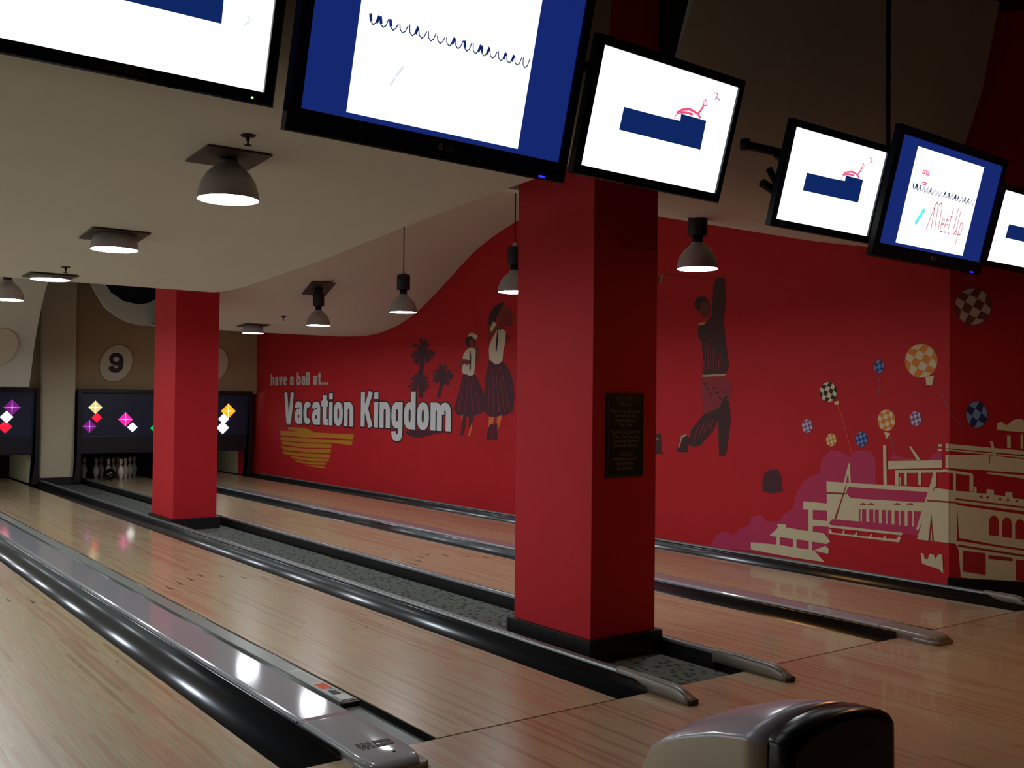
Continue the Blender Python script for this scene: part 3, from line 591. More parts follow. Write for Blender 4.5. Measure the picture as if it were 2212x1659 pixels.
  ('cream5',2,[(1.286,1.461),(1.267,1.464),(1.251,1.464),(1.265,1.449),(1.277,1.432),(1.296,1.438),(1.316,1.442),(1.303,1.453)]),
  ('cream5',2,[(1.335,1.417),(1.317,1.407),(1.298,1.396),(1.307,1.377),(1.315,1.358),(1.33,1.371),(1.345,1.386),(1.341,1.402)]),
  ('cream5',2,[(1.277,1.432),(1.259,1.424),(1.242,1.415),(1.252,1.395),(1.262,1.376),(1.28,1.386),(1.298,1.396),(1.289,1.414)]),
  ('cream5',2,[(1.315,1.358),(1.298,1.346),(1.281,1.336),(1.291,1.316),(1.301,1.296),(1.314,1.305),(1.325,1.316),(1.321,1.337)]),
  ('cream5',2,[(1.222,1.454),(1.21,1.446),(1.199,1.435),(1.203,1.413),(1.209,1.393),(1.225,1.405),(1.242,1.415),(1.232,1.435)]),
  ('cream5',2,[(1.262,1.376),(1.243,1.365),(1.225,1.355),(1.235,1.337),(1.246,1.319),(1.264,1.327),(1.281,1.336),(1.272,1.356)]),
  ('cream5',2,[(1.209,1.393),(1.194,1.38),(1.18,1.365),(1.183,1.349),(1.189,1.335),(1.207,1.345),(1.225,1.355),(1.217,1.374)]),
  ('cream5',2,[(1.246,1.319),(1.227,1.313),(1.208,1.309),(1.221,1.299),(1.238,1.291),(1.256,1.287),(1.273,1.287),(1.258,1.303)]),
  ('cream5',2,[(1.282,1.276),(1.219,1.265),(1.261,1.215)]),
  ('lilac',1,[(1.23,1.24),(1.209,1.179),(1.19,1.094),(1.184,1.095),(1.202,1.181),(1.223,1.242)]),
 ],
 '0|painted_balloon_lilac_right': [
  ('violet',1,[(0.932,1.397),(0.934,1.379),(0.94,1.363),(0.951,1.349),(0.964,1.339),(0.979,1.334),(0.995,1.334),(1.01,1.338),(1.023,1.348),(1.034,1.361),(1.041,1.377),(1.043,1.395),(1.041,1.413),(1.034,1.429),(1.024,1.443),(1.01,1.453),(0.995,1.458),(0.979,1.458),(0.964,1.453),(0.951,1.444),(0.941,1.431),(0.934,1.414)]),
  ('lilacl',2,[(1.002,1.453),(0.99,1.456),(0.98,1.456),(0.989,1.445),(0.997,1.434),(1.009,1.438),(1.022,1.441),(1.014,1.448)]),
  ('lilacl',2,[(1.034,1.424),(1.022,1.417),(1.011,1.41),(1.016,1.397),(1.021,1.384),(1.031,1.393),(1.04,1.403),(1.038,1.414)]),
  ('lilacl',2,[(0.997,1.434),(0.986,1.429),(0.974,1.422),(0.981,1.409),(0.987,1.396),(0.999,1.403),(1.011,1.41),(1.004,1.422)]),
  ('lilacl',2,[(1.021,1.384),(1.011,1.376),(1.0,1.369),(1.006,1.356),(1.013,1.342),(1.02,1.348),(1.028,1.356),(1.025,1.37)]),
  ('lilacl',2,[(0.962,1.449),(0.954,1.443),(0.947,1.436),(0.949,1.421),(0.953,1.408),(0.964,1.416),(0.974,1.422),(0.968,1.436)]),
  ('lilacl',2,[(0.987,1.396),(0.975,1.389),(0.964,1.382),(0.97,1.37),(0.977,1.358),(0.989,1.363),(1.0,1.369),(0.993,1.383)]),
  ('lilacl',2,[(0.953,1.408),(0.944,1.399),(0.934,1.389),(0.937,1.378),(0.94,1.368),(0.952,1.375),(0.964,1.382),(0.958,1.395)]),
  ('lilacl',2,[(0.977,1.358),(0.965,1.354),(0.952,1.351),(0.961,1.344),(0.972,1.338),(0.984,1.336),(0.994,1.336),(0.985,1.347)]),
 ],
 '1|painted_balloon_navy': [
  ('navy',1,[(0.281,1.438),(0.278,1.407),(0.269,1.379),(0.254,1.355),(0.235,1.337),(0.213,1.328),(0.19,1.328),(0.168,1.336),(0.149,1.353),(0.134,1.376),(0.124,1.405),(0.121,1.436),(0.124,1.468),(0.134,1.496),(0.149,1.52),(0.168,1.538),(0.19,1.547),(0.212,1.547),(0.234,1.538),(0.254,1.522),(0.268,1.498),(0.278,1.469)]),
  ('bluel',2,[(0.179,1.539),(0.202,1.544),(0.221,1.54),(0.205,1.513),(0.191,1.484),(0.168,1.497),(0.144,1.508),(0.159,1.526)]),
  ('bluel',2,[(0.127,1.464),(0.147,1.442),(0.168,1.423),(0.158,1.391),(0.15,1.358),(0.137,1.378),(0.127,1.406),(0.124,1.437)]),
  ('bluel',2,[(0.191,1.484),(0.214,1.469),(0.235,1.452),(0.224,1.421),(0.211,1.391),(0.189,1.406),(0.168,1.423),(0.179,1.454)]),
  ('bluel',2,[(0.253,1.516),(0.265,1.496),(0.275,1.468),(0.278,1.437),(0.276,1.411),(0.256,1.433),(0.235,1.452),(0.245,1.483)]),
  ('bluel',2,[(0.211,1.391),(0.234,1.378),(0.258,1.367),(0.244,1.349),(0.223,1.336),(0.201,1.331),(0.182,1.334),(0.198,1.362)]),
 ],
 '0|painted_pink_cloud': [
  ('magenta',1,[(3.275,0.049),(3.179,0.184),(3.065,0.233),(2.951,0.202),(2.878,0.281),(2.769,0.321),(2.733,0.409),(2.627,0.447),(2.538,0.387),(2.401,0.401),(2.333,0.475),(2.234,0.538),(2.202,0.675),(2.105,0.816),(1.945,0.879),(1.915,1.012),(1.822,1.095),(1.7,1.088),(1.64,1.052),(1.551,1.107),(1.42,1.113),(1.363,1.041),(1.362,0.804),(0.862,0.806),(0.964,0.427),(1.818,0.408),(1.847,0.21),(1.886,0.16),(2.263,0.078),(2.734,0.08)]),
  ('magenta',1,[(1.223,1.042),(1.196,1.093),(1.1,1.067),(0.888,1.054)]),
  ('magenta',1,[(0.882,1.052),(0.837,1.104),(0.761,1.149),(0.741,1.062)]),
 ],
 '0|painted_riverboat': [
  ('cream',2,[(1.867,0.813),(1.52,0.816),(1.638,0.778),(1.66,0.731),(1.623,0.69),(1.541,0.677),(1.548,0.487),(1.803,0.481),(1.856,0.423)]),
  ('rust',3,[(1.866,0.718),(1.66,0.725),(1.66,0.711),(1.866,0.702)]),
  ('cream',2,[(1.638,0.816),(0.862,0.833),(0.874,0.795),(1.623,0.781)]),
  ('cream',2,[(1.623,0.683),(0.9,0.705),(0.919,0.632),(1.541,0.594),(1.546,0.677)]),
  ('cream',2,[(1.512,0.602),(1.496,0.603),(1.496,0.491),(1.512,0.49)]),
  ('cream',2,[(1.454,0.607),(1.425,0.61),(1.424,0.493),(1.453,0.49)]),
  ('cream',2,[(1.383,0.613),(1.367,0.615),(1.367,0.493),(1.382,0.491)]),
  ('cream',2,[(1.33,0.618),(1.302,0.621),(1.301,0.495),(1.329,0.492)]),
  ('cream',2,[(1.263,0.624),(1.248,0.626),(1.247,0.495),(1.263,0.493)]),
  ('cream',2,[(1.207,0.63),(1.18,0.632),(1.179,0.496),(1.207,0.494)]),
  ('cream',2,[(1.14,0.636),(1.125,0.637),(1.124,0.497),(1.139,0.495)]),
  ('cream',2,[(1.085,0.641),(1.058,0.643),(1.057,0.498),(1.084,0.495)]),
  ('cream',2,[(1.015,0.647),(1.0,0.648),(0.999,0.499),(1.014,0.497)]),
  ('rust',3,[(1.526,0.634),(1.483,0.655),(1.447,0.638)]),
  ('rust',3,[(1.447,0.641),(1.404,0.662),(1.368,0.645)]),
  ('rust',3,[(1.194,0.664),(1.153,0.683),(1.119,0.667)]),
  ('rust',3,[(1.072,0.675),(1.031,0.694),(0.998,0.677)]),
  ('cream',2,[(1.548,0.487),(1.545,0.594),(1.528,0.595),(1.527,0.487)]),
  ('cream',2,[(0.81,0.833),(0.691,0.828),(0.69,0.399),(0.971,0.396),(0.881,0.709)]),
  ('rust',3,[(0.842,0.618),(0.819,0.402),(0.834,0.4),(0.841,0.523),(0.85,0.398),(0.869,0.398)]),
  ('rust',3,[(0.881,0.733),(0.691,0.736),(0.691,0.722),(0.881,0.719)]),
  ('cream',2,[(1.635,0.989),(1.621,0.989),(1.611,0.809),(1.629,0.808),(1.639,0.905),(1.757,0.489),(1.784,0.486),(1.676,0.845)]),
  ('cream',2,[(0.824,0.968),(0.803,0.97),(0.8,0.844),(0.815,0.842),(0.959,0.469),(0.978,0.479),(0.913,0.683),(0.862,0.83)]),
  ('rust',3,[(1.78,0.487),(1.661,0.795),(1.653,0.796),(1.76,0.489)]),
  ('cream',2,[(1.293,1.162),(1.262,1.163),(1.254,0.828),(1.286,0.826)]),
  ('cream',2,[(1.244,1.029),(0.75,1.063),(0.75,1.0),(1.243,0.961)]),
  ('cream',3,[(1.244,1.023),(1.127,1.033),(1.209,0.997)]),
  ('cream',2,[(1.174,0.953),(1.144,0.955),(1.144,0.827),(1.174,0.831)]),
  ('cream',2,[(1.089,0.958),(1.066,0.959),(1.065,0.832),(1.088,0.837)]),
  ('cream',2,[(0.961,0.966),(0.938,0.967),(0.937,0.842),(0.961,0.846)]),
  ('cream',2,[(1.174,0.955),(0.741,0.986),(0.741,0.965),(1.174,0.933)]),
  ('cream',2,[(1.133,0.901),(1.124,0.901),(1.123,0.834),(1.133,0.834)]),
  ('cream',2,[(1.047,1.16),(1.031,1.165),(0.941,1.057),(0.973,1.052)]),
  ('cream',2,[(2.119,0.613),(1.853,0.615),(1.853,0.552),(2.119,0.538)]),
  ('cream',2,[(2.062,0.543),(2.013,0.545),(2.011,0.341),(2.061,0.345)]),
  ('cream',2,[(2.022,0.455),(1.846,0.457),(1.81,0.411),(2.021,0.397)]),
  ('cream',2,[(2.417,0.374),(2.316,0.379),(2.312,0.351),(2.101,0.345),(1.892,0.344),(1.821,0.278),(1.863,0.251),(2.068,0.256),(2.511,0.252),(2.409,0.338)]),
  ('cream',2,[(2.425,0.255),(2.386,0.255),(2.385,0.114),(2.424,0.117)]),
  ('cream',2,[(2.232,0.277),(2.194,0.277),(2.193,0.138),(2.231,0.141)]),
  ('cream',2,[(2.056,0.297),(2.019,0.297),(2.018,0.16),(2.055,0.163)]),
  ('cream',2,[(2.735,0.164),(2.399,0.179),(1.996,0.176),(1.881,0.086),(2.23,0.082),(2.734,0.094)]),
  ('cream',2,[(2.001,0.175),(1.875,0.233),(1.838,0.211),(1.844,0.166)]),
  ('cream',2,[(1.841,0.425),(1.103,0.435),(1.111,0.413),(1.841,0.402)]),
  ('cream',2,[(1.841,0.386),(1.814,0.389),(1.805,0.36),(1.696,0.362),(1.684,0.399),(1.673,0.4),(1.673,0.362),(1.576,0.364),(1.547,0.396),(1.547,0.363),(1.431,0.366),(1.395,0.4),(1.402,0.367),(1.289,0.371),(1.259,0.403),(1.264,0.371),(1.158,0.378),(1.145,0.4),(1.116,0.4),(1.135,0.351),(1.84,0.346)]),
  ('cream',2,[(0.937,0.287),(0.911,0.287),(0.898,0.244),(0.872,0.245),(0.86,0.29),(0.821,0.289),(0.802,0.254),(0.783,0.297),(0.745,0.297),(0.736,0.146),(0.776,0.178),(0.859,0.19),(0.924,0.202)]),
  ('cream',2,[(0.784,1.191),(0.751,1.193),(0.751,1.173),(0.784,1.171)]),
  ('cream',2,[(0.789,1.153),(0.751,1.155),(0.75,1.136),(0.788,1.135)]),
  ('cream',2,[(0.72,1.2),(0.693,1.198),(0.693,1.161),(0.72,1.162)]),
  ('cream',2,[(0.72,1.154),(0.693,1.153),(0.693,1.141),(0.72,1.142)]),
  ('cream',2,[(0.72,1.107),(0.692,1.109),(0.692,1.002),(0.72,1.002)]),
  ('cream',2,[(0.741,0.993),(0.692,0.989),(0.692,0.966),(0.741,0.97)]),
 ],
 '1|painted_riverboat': [
  ('cream',2,[(-0.001,0.828),(0.059,0.821),(0.06,0.394),(-0.0,0.399)]),
  ('rust',3,[(-0.001,0.736),(0.059,0.734),(0.059,0.72),(-0.001,0.722)]),
  ('cream',2,[(-0.002,1.198),(0.576,1.153),(0.576,1.119),(-0.002,1.161)]),
  ('cream',2,[(-0.002,1.153),(0.576,1.108),(0.576,1.096),(-0.002,1.141)]),
  ('cream',2,[(-0.002,1.109),(0.272,1.116),(0.576,1.085),(0.576,0.977),(0.283,0.991),(-0.002,1.002)]),
  ('cream',2,[(0.283,0.977),(0.576,0.958),(0.576,0.931),(0.283,0.965)]),
  ('cream',2,[(0.298,1.223),(0.322,1.223),(0.359,1.037),(0.344,1.037)]),
  ('rust',3,[(0.293,1.113),(0.299,1.113),(0.297,1.049),(0.291,1.049)]),
  ('cream',2,[(-0.002,0.989),(0.174,0.964),(0.174,0.944),(-0.002,0.966)]),
  ('cream',2,[(0.028,0.962),(0.05,0.961),(0.05,0.819),(0.029,0.82)]),
  ('cream',2,[(0.15,0.952),(0.179,0.95),(0.179,0.82),(0.15,0.822)]),
  ('cream',2,[(0.048,0.821),(0.182,0.816),(0.185,0.86),(0.203,0.859),(0.203,0.809),(0.273,0.806),(0.278,0.843),(0.328,0.84),(0.332,0.799),(0.41,0.792),(0.415,0.828),(0.462,0.824),(0.467,0.778),(0.577,0.769),(0.577,0.674),(0.048,0.728)]),
  ('rust',3,[(0.245,0.781),(0.242,0.774),(0.235,0.771),(0.229,0.774),(0.226,0.781),(0.229,0.788),(0.235,0.792),(0.242,0.789)]),
  ('rust',3,[(0.293,0.777),(0.29,0.77),(0.283,0.766),(0.276,0.769),(0.274,0.776),(0.276,0.784),(0.283,0.787),(0.29,0.784)]),
  ('rust',3,[(0.382,0.769),(0.38,0.761),(0.373,0.758),(0.366,0.761),(0.363,0.768),(0.366,0.775),(0.373,0.779),(0.38,0.776)]),
  ('rust',3,[(0.44,0.763),(0.437,0.756),(0.431,0.753),(0.424,0.755),(0.421,0.763),(0.424,0.77),(0.431,0.773),(0.437,0.77)]),
  ('rust',3,[(0.503,0.757),(0.5,0.75),(0.493,0.747),(0.487,0.749),(0.484,0.757),(0.487,0.764),(0.493,0.767),(0.5,0.765)]),
  ('rust',3,[(0.048,0.763),(0.577,0.711),(0.577,0.698),(0.048,0.749)]),
  ('cream',2,[(0.059,0.707),(0.577,0.648),(0.577,0.377),(0.358,0.4),(0.073,0.444)]),
  ('redw',3,[(0.294,0.478),(0.294,0.599),(0.309,0.628),(0.33,0.635),(0.351,0.626),(0.364,0.596),(0.364,0.472)]),
  ('redw',3,[(0.389,0.468),(0.389,0.588),(0.404,0.618),(0.425,0.624),(0.446,0.616),(0.458,0.586),(0.458,0.462)]),
  ('redw',3,[(0.484,0.458),(0.483,0.578),(0.498,0.607),(0.519,0.614),(0.539,0.606),(0.552,0.575),(0.552,0.452)]),
  ('cream',2,[(0.049,0.393),(0.065,0.42),(0.577,0.36),(0.578,0.098),(0.088,0.129),(0.071,0.345)]),
  ('rust',3,[(0.066,0.391),(0.577,0.331),(0.577,0.314),(0.066,0.374)]),
  ('redw',3,[(0.103,0.344),(0.268,0.332),(0.269,0.159),(0.104,0.178)]),
  ('rust',3,[(0.29,0.319),(0.463,0.306),(0.463,0.279),(0.29,0.289)]),
  ('redw',3,[(0.489,0.296),(0.577,0.289),(0.578,0.123),(0.489,0.132)]),
  ('cream',2,[(0.351,1.374),(0.387,1.383),(0.419,1.354),(0.471,1.399),(0.523,1.408),(0.576,1.377),(0.576,1.297),(0.351,1.316)]),
  ('cream',2,[(0.424,1.277),(0.451,1.275),(0.451,1.174),(0.425,1.177)]),
  ('cream',2,[(0.522,1.285),(0.54,1.283),(0.541,1.17),(0.522,1.172)]),
 ],
}
# ================================================================== THE SETTING
ZC = 4.67                                                   # dark structural ceiling
YB = 15.25                                                  # back wall plane
YM = 15.05                                                  # face of the masking units
# lanes in X (left edge, right edge)
LANES = [(.624, 1.69), (2.415, 3.481), (4.64, 5.705), (6.35, 7.40)]
YEND = 16.6

fl = struct(box('floor', (-4.5, -9, -.30), (9.5, 17.6, -.12), M_BLACK), 'dark sub floor under lanes and approach')
ap = struct(empty('floor_approach', (0, -.005, 0)), 'light wood bowling approach in front of the foul line')
xs = [-4.5, -1.4, .05, 2.05, 4.05, 6.05, 8.05, 9.5]
ap_parts = []
for i in range(len(xs)-1):
    for (y0, y1) in ((-9, -4.6), (-4.597, 0)):
        ap_parts.append(box('approach_panel', (xs[i]+.0006, y0-.005, -.12), (xs[i+1]-.0006, y1-.009, 0), M_APPR))
for q in ap_parts:
    q.parent = ap; q.data.transform(Matrix.Translation((0, .005, 0)))

struct(box('ceiling', (-4.5, -9, ZC), (9.5, 17.6, ZC+.1), M_DARKC), 'dark structural ceiling above the waves')

# --- cream wave ceiling over the left lanes
def rowsA():
    prof = [(0.0, ZC-.01), (0.0, 3.6), (.02, 3.1), (.06, 2.93), (.15, 2.82)]
    y = .35
    while y < 13.2: prof.append((y, zA(0, y))); y += .16
    prof += [(13.2, 3.21), (13.5, 2.94), (13.76, 2.66), (13.98, 2.376), (14.14, 2.08), (14.27, 1.85), (14.36, 1.66)]
    return [[(x, y, z) for x in (-4.4, -2, 0, 2, 3.0, 3.4)] for y, z in prof]
struct(sheet('ceiling_left', rowsA(), M_CREAM), 'cream wave ceiling over the left pair of lanes')
# --- cream wave ceiling over the right lanes
def xlB(y): return interp([(.3, 4.44), (1.45, 4.44), (1.6, 3.5), (6.5, 3.5), (8, 3.9), (9, 4.4), (10, 4.7), (12, 5.1), (14, 5.3), (15.3, 5.3)], y) if y > 1.6 else (4.44 if y < 1.5 else 3.5)
def rowsB():
    prof = [(.28, ZC-.01), (.42, 4.0), (.58, 3.55), (.68, 3.3), (.80, 3.1), (.92, 2.98), (1.08, 2.91), (1.25, 2.877)]
    rows = [[(xlB(y)+(XW-.004-xlB(y))*t/7, y, z) for t in range(8)] for y, z in prof]
    y = 1.4
    while y < 15.24:
        a = xlB(y); rows.append([((lambda x: (x, y, zB(x, y)))(a+(XW-.004-a)*t/7)) for t in range(8)]); y += .16
    return rows
struct(sheet('ceiling_right', rowsB(), M_CREAM), 'cream wave ceiling over the right pair of lanes')

# --- back wall above the masking units, with the arched soffit in front of it
wb = struct(box('wall_back', (-4.5, YB, 1.6), (XW, YB+.12, ZC), M_TAN), 'tan wall above the pin decks')
lo = [(4.20, 3.66), (4.264, 3.527), (4.403, 3.278), (4.542, 3.05), (4.735, 2.903), (4.93, 2.811), (5.189, 2.76), (5.5, 2.80), (5.75, 2.92), (5.95, 3.1)]
up = [(5.95, 3.7), (5.75, 3.5), (5.5, 3.29), (5.246, 3.152), (5.065, 3.124), (4.831, 3.165), (4.629, 3.294), (4.466, 3.527), (4.42, 3.66)]
arch = struct(prism('trim_1', lo+up, 'y', 14.2, 14.34, M_CREAM), 'curved cream soffit band under the dark void plate')
struct(prism('trim_2', [(4.42, 3.7), (4.466, 3.527), (4.629, 3.294), (4.831, 3.165), (5.065, 3.124), (5.246, 3.152), (5.5, 3.29), (5.75, 3.5), (5.9, 3.7), (5.9, 4.6), (4.42, 4.6)], 'y', 14.3, 14.36, mat('navy void shade', (22, 26, 44), .8)), 'flat plate coloured as the dark void behind the curved soffit')  # flat navy plate, the darkness of the void is put into its colour

# --- right wall: long red mural wall, then a short wall turned away by the approach
wr = struct(box('wall_right', (XW, .69, -.12), (XW+.14, 17.0, ZC), M_RED), 'long red mural wall beside the right lane')
CY = .69; DX, DY = .606, -.795
wf = empty('wall_right_front', (XW, CY, 0)); wf.rotation_euler = (0, 0, math.atan2(DY, DX)); struct(wf, 'short red mural wall beside the approach')
# local frame: x along the wall, y = to the left of travel (away from the room is +y)
box('wall_panel', (0, 0, -.12), (6.0, .14, ZC), mat('darker red paint', (176, 26, 36), .6, noise=.08, scale=3, spec=.25), wf)  # same red as the long wall, set a step darker here
bb = box('baseboard', (-.012, -.02, -.02), (6.0, -.001, .124), M_BLACK, wf, .003)
box('wall_cap', (-.02, 0.0, -.12), (-.001, .16, .0), M_BLACK, wf)

struct(box('wall_blocker_front', (-4.5, -9.1, -.12), (9.5, -9, ZC), mat('light blocker wall', (120, 96, 86), .8)), 'unseen wall added behind the viewer to block background light')  # added out of view to keep world light off the front-facing surfaces
struct(box('wall_blocker_left', (-4.6, -9.1, -.12), (-4.5, 1.0, ZC), mat('light blocker wall', (120, 96, 86), .8)), 'unseen wall added on the left to narrow the light opening')  # added out of view so world light enters only beside the lanes
struct(box('wall_blocker_right', (9.5, -9.1, -.12), (9.6, -1.55, ZC), mat('light blocker wall', (120, 96, 86), .8)), 'unseen wall added on the right to stop a light leak')  # added out of view to plug a gap where world light leaked in
# --- mural, painted flat on the two walls
PAINT = dict(ochre=(196, 136, 34), plum=(74, 26, 44), plum2=(82, 28, 46), plum3=(64, 24, 44), plum_l=(122, 34, 46), cream2=(214, 204, 184), hair=(48, 22, 26), skin=(128, 50, 36), skin2=(222, 120, 50), skin3=(104, 36, 32),
             maroon=(128, 24, 32), maroon2=(146, 32, 46), umber=(62, 24, 28), cream3=(190, 160, 130), cream4=(150, 100, 84), greyc=(196, 176, 164), greyb=(112, 50, 58), cream5=(226, 208, 168), amber=(224, 134, 30), black=(30, 18, 20),
             lilac=(140, 90, 120), orange=(226, 90, 40), bluel=(116, 150, 196), blue=(30, 58, 140), lilacl=(206, 196, 214), violet=(124, 84, 140), navy=(18, 34, 86), magenta=(190, 44, 92), cream=(216, 206, 170), rust=(150, 40, 34), redw=(170, 26, 32))
PM = {k: mat('mural '+k, v, .6, noise=.05, scale=14) for k, v in PAINT.items()}
def painted(name, parent, polys, P, flip):
    """one painted motif: coplanar colour fields laid a fraction of a millimetre over each other; P maps (along, height, lift) to 3D"""
    cols = sorted({c for c, _, _ in polys}); vs = []; fs = []; idx = []
    for n_, (c, lay, pl) in enumerate(polys):
        q = [v for i, v in enumerate(pl) if v != pl[i-1]]      # drop duplicate neighbours
        if len(q) < 3: continue
        b0 = len(vs); vs += [P(u, z, .0016*lay+.0008+.00001*n_) for u, z in q]
        for tri in tessellate_polygon([[Vector((u, z, 0)) for u, z in q]]):
            A, B, C = [q[i] for i in tri]
            cr = (B[0]-A[0])*(C[1]-A[1])-(B[1]-A[1])*(C[0]-A[0])
            if flip: cr = -cr
            fs.append(tuple(b0+i for i in (tri if cr > 0 else tri[::-1]))); idx.append(cols.index(c))
    return mesh(name, vs, fs, [PM[c] for c in cols], parent, idx=idx)
P0 = lambda u, z, l: (XW-l, u, z)
P1 = lambda u, z, l: (u, -l, z)
for key, polys in MURAL.items():
    side, nm = key.split('|')
    base = nm
    for suf in ('_large', '_small', '_grey', '_yellow', '_checked_black', '_blue', '_top', '_low', '_lilac', '_left', '_right', '_mid', '_navy'): base = base.replace(suf, '')
    o = painted(base, wr if side == '0' else wf, polys, P0 if side == '0' else P1, side == '0')
    o['label'] = nm.replace('_', ' ')+' on the red wall'

# lettering of the mural: heavy condensed letters drawn as strokes
H_ = .094
def sup(cx, cy, rx, ry, a0, a1, n=18, e=2.6):
    o = []
    for i in range(n+1):
        a = a0+(a1-a0)*i/n; c, s = math.cos(a), math.sin(a)
        o.append((cx+rx*abs(c)**(2/e)*(1 if c >= 0 else -1), cy+ry*abs(s)**(2/e)*(1 if s >= 0 else -1)))
    return o
XH = .72; WO = .47
RO = (WO/2-H_, XH/2-H_)
def arch_n(x0, w): return [(x0+H_, .42)]+sup(x0+w/2, .42, w/2-H_, XH-H_-.42, PI, 0, 10)+[(x0+w-H_, 0)]
G = {
 'o': (WO, [sup(WO/2, XH/2, *RO, 0, 2*PI)]),
 'c': (.44, [sup(WO/2, XH/2, *RO, .75, 2*PI-.75)]),
 'e': (.46, [sup(WO/2, XH/2, *RO, 0, 2*PI-.8), [(WO-H_, XH/2), (H_, XH/2)]]),
 'n': (.47, [[(H_, 0), (H_, XH)], arch_n(0, .47)]),
 'm': (.76, [[(H_, 0), (H_, XH)], arch_n(0, .43), arch_n(.33, .43)]),
 'h': (.47, [[(H_, 0), (H_, 1)], arch_n(0, .47)]),
 'b': (WO, [[(H_, 0), (H_, 1)], sup(WO/2, XH/2, *RO, 0, 2*PI)]),
 'd': (WO, [[(WO-H_, 0), (WO-H_, 1)], sup(WO/2, XH/2, *RO, 0, 2*PI)]),
 'g': (WO, [[(WO-H_, XH), (WO-H_, -.08)]+sup(WO/2, -.08, WO/2-H_, .17, 0, -PI, 10), sup(WO/2, XH/2, *RO, 0, 2*PI)]),
 'a': (.46, [[(.46-H_, 0), (.46-H_, .5)]+sup(.23, .5, .23-H_, XH-H_-.5, 0, PI, 10), [(.46-H_, .40), (.26, .39)]+sup(.25, .235, .25-H_, .235-H_+.01, PI/2, 3*PI/2, 10)+[(.46-H_, .13)]]),
 't': (.36, [[(.17, .92), (.17, .2), (.21, H_), (.36, H_)], [(0, XH-.06), (.36, XH-.06)]]),
 'i': (2*H_, [[(H_, 0), (H_, XH)], [(H_, .80), (H_, .98)]]),
 'l': (2*H_, [[(H_, 0), (H_, 1)]]),
 'v': (.46, [[(H_, XH), (.20, 0)], [(.46-H_, XH), (.26, 0)]]),
 'V': (.60, [[(H_, 1), (.25, 0)], [(.60-H_, 1), (.35, 0)], [(.22, .04), (.38, .04)]]),
 'K': (.56, [[(H_, 0), (H_, 1)], [(.56-H_, 1), (.2, .45)], [(.23, .56), (.56-H_*.9, 0)]]),
 '.': (2*H_, [[(H_, 0), (H_, .17)]]), ' ': (.24, []),
}
def stroke_polys(pts, t):
    o = []
    for (a, b) in zip(pts, pts[1:]):
        d = (b[0]-a[0], b[1]-a[1]); L = math.hypot(*d)
        if L < 1e-6: continue
        n = (-d[1]/L*t/2, d[0]/L*t/2)
        o.append([(a[0]+n[0], a[1]+n[1]), (b[0]+n[0], b[1]+n[1]), (b[0]-n[0], b[1]-n[1]), (a[0]-n[0], a[1]-n[1])])
    for p in pts[1:-1]: o.append([(p[0]+t/2*math.cos(2*PI*k/10), p[1]+t/2*math.sin(2*PI*k/10)) for k in range(10)])
    return o
def ribbon(pts, t):
    """left and right border of a stroke of thickness t, mitred at its corners"""
    P = [Vector(p) for i, p in enumerate(pts) if i == 0 or (Vector(p)-Vector(pts[i-1])).length > 1e-5]
    closed = (P[0]-P[-1]).length < 1e-4
    if closed: P = P[:-1]
    n = len(P); Lb = []; Rb = []
    for i in range(n):
        d0 = (P[i]-P[i-1]) if (i or closed) else P[1]-P[0]
        d1 = (P[(i+1) % n]-P[i]) if (i < n-1 or closed) else P[i]-P[i-1]
        d0 = d0.normalized(); d1 = d1.normalized()
        n0 = Vector((-d0.y, d0.x)); n1 = Vector((-d1.y, d1.x)); mm = (n0+n1)
        mm = mm/max(.55, mm.dot(n1)) if mm.length > 1e-6 else n1
        Lb.append(P[i]+mm*t/2); Rb.append(P[i]-mm*t/2)
    q = [(Lb[i], Lb[(i+1) % n], Rb[(i+1) % n], Rb[i]) for i in range(n if closed else n-1)]
    return q
def lettering(name, s, y0, y1, zb, cap, mats, outline, label):
    """letters from y0 (left) to y1 (right) on the right wall, baseline zb; one mesh per word, outline under the face"""
    w = sum(G[c][0] for c in s)+.06*(len(s)-1); k = (y0-y1)/w
    vs = []; fs = []; idx = []; x = 0
    for c in s:
        for si, st in enumerate(G[c][1]):
            st2 = [(x+px, py) for px, py in st]
            for lay, t in ((1, 2*H_), (0, 2*H_+2*outline)):
                if lay == 0 and not outline: continue
                p2 = st2
                if lay == 0 and math.hypot(st2[0][0]-st2[-1][0], st2[0][1]-st2[-1][1]) > 1e-4:    # outline also runs past the stroke ends
                    (ax, ay), (bx, by) = st2[0], st2[1]; L = math.hypot(bx-ax, by-ay) or 1
                    (cx, cy), (dx, dy) = st2[-1], st2[-2]; L2 = math.hypot(dx-cx, dy-cy) or 1
                    p2 = [(ax+(ax-bx)/L*outline, ay+(ay-by)/L*outline)]+st2[1:-1]+[(cx+(cx-dx)/L2*outline, cy+(cy-dy)/L2*outline)]
                for q in ribbon(p2, t):
                    fs.append(tuple(range(len(vs), len(vs)+4))[::-1]); idx.append(1-lay)
                    vs += [(XW-.002-.003*lay-.0007*si, y0-p[0]*k, zb+p[1]*cap) for p in q]
        x += G[c][0]+.06
    o = mesh(name, vs, fs, mats, wr, idx=idx); o['label'] = label
    return o
M_LET = mat('mural lettering white', (226, 232, 236), .5, noise=.03); M_OUTL = mat('mural lettering outline', (24, 28, 44), .6)
lettering('lettering', 'have a ball at...', 14.54, 12.05, 1.762, .225, [mat('mural lettering grey', (200, 190, 186), .6), M_OUTL], 0, 'grey words have a ball at')
lettering('lettering', 'Vacation', 13.89, 11.10, 1.062, .56, [M_LET, M_OUTL], .035, 'white outlined word Vacation')
lettering('lettering', 'Kingdom', 10.84, 8.14, 1.072, .56, [M_LET, M_OUTL], .035, 'white outlined word Kingdom')

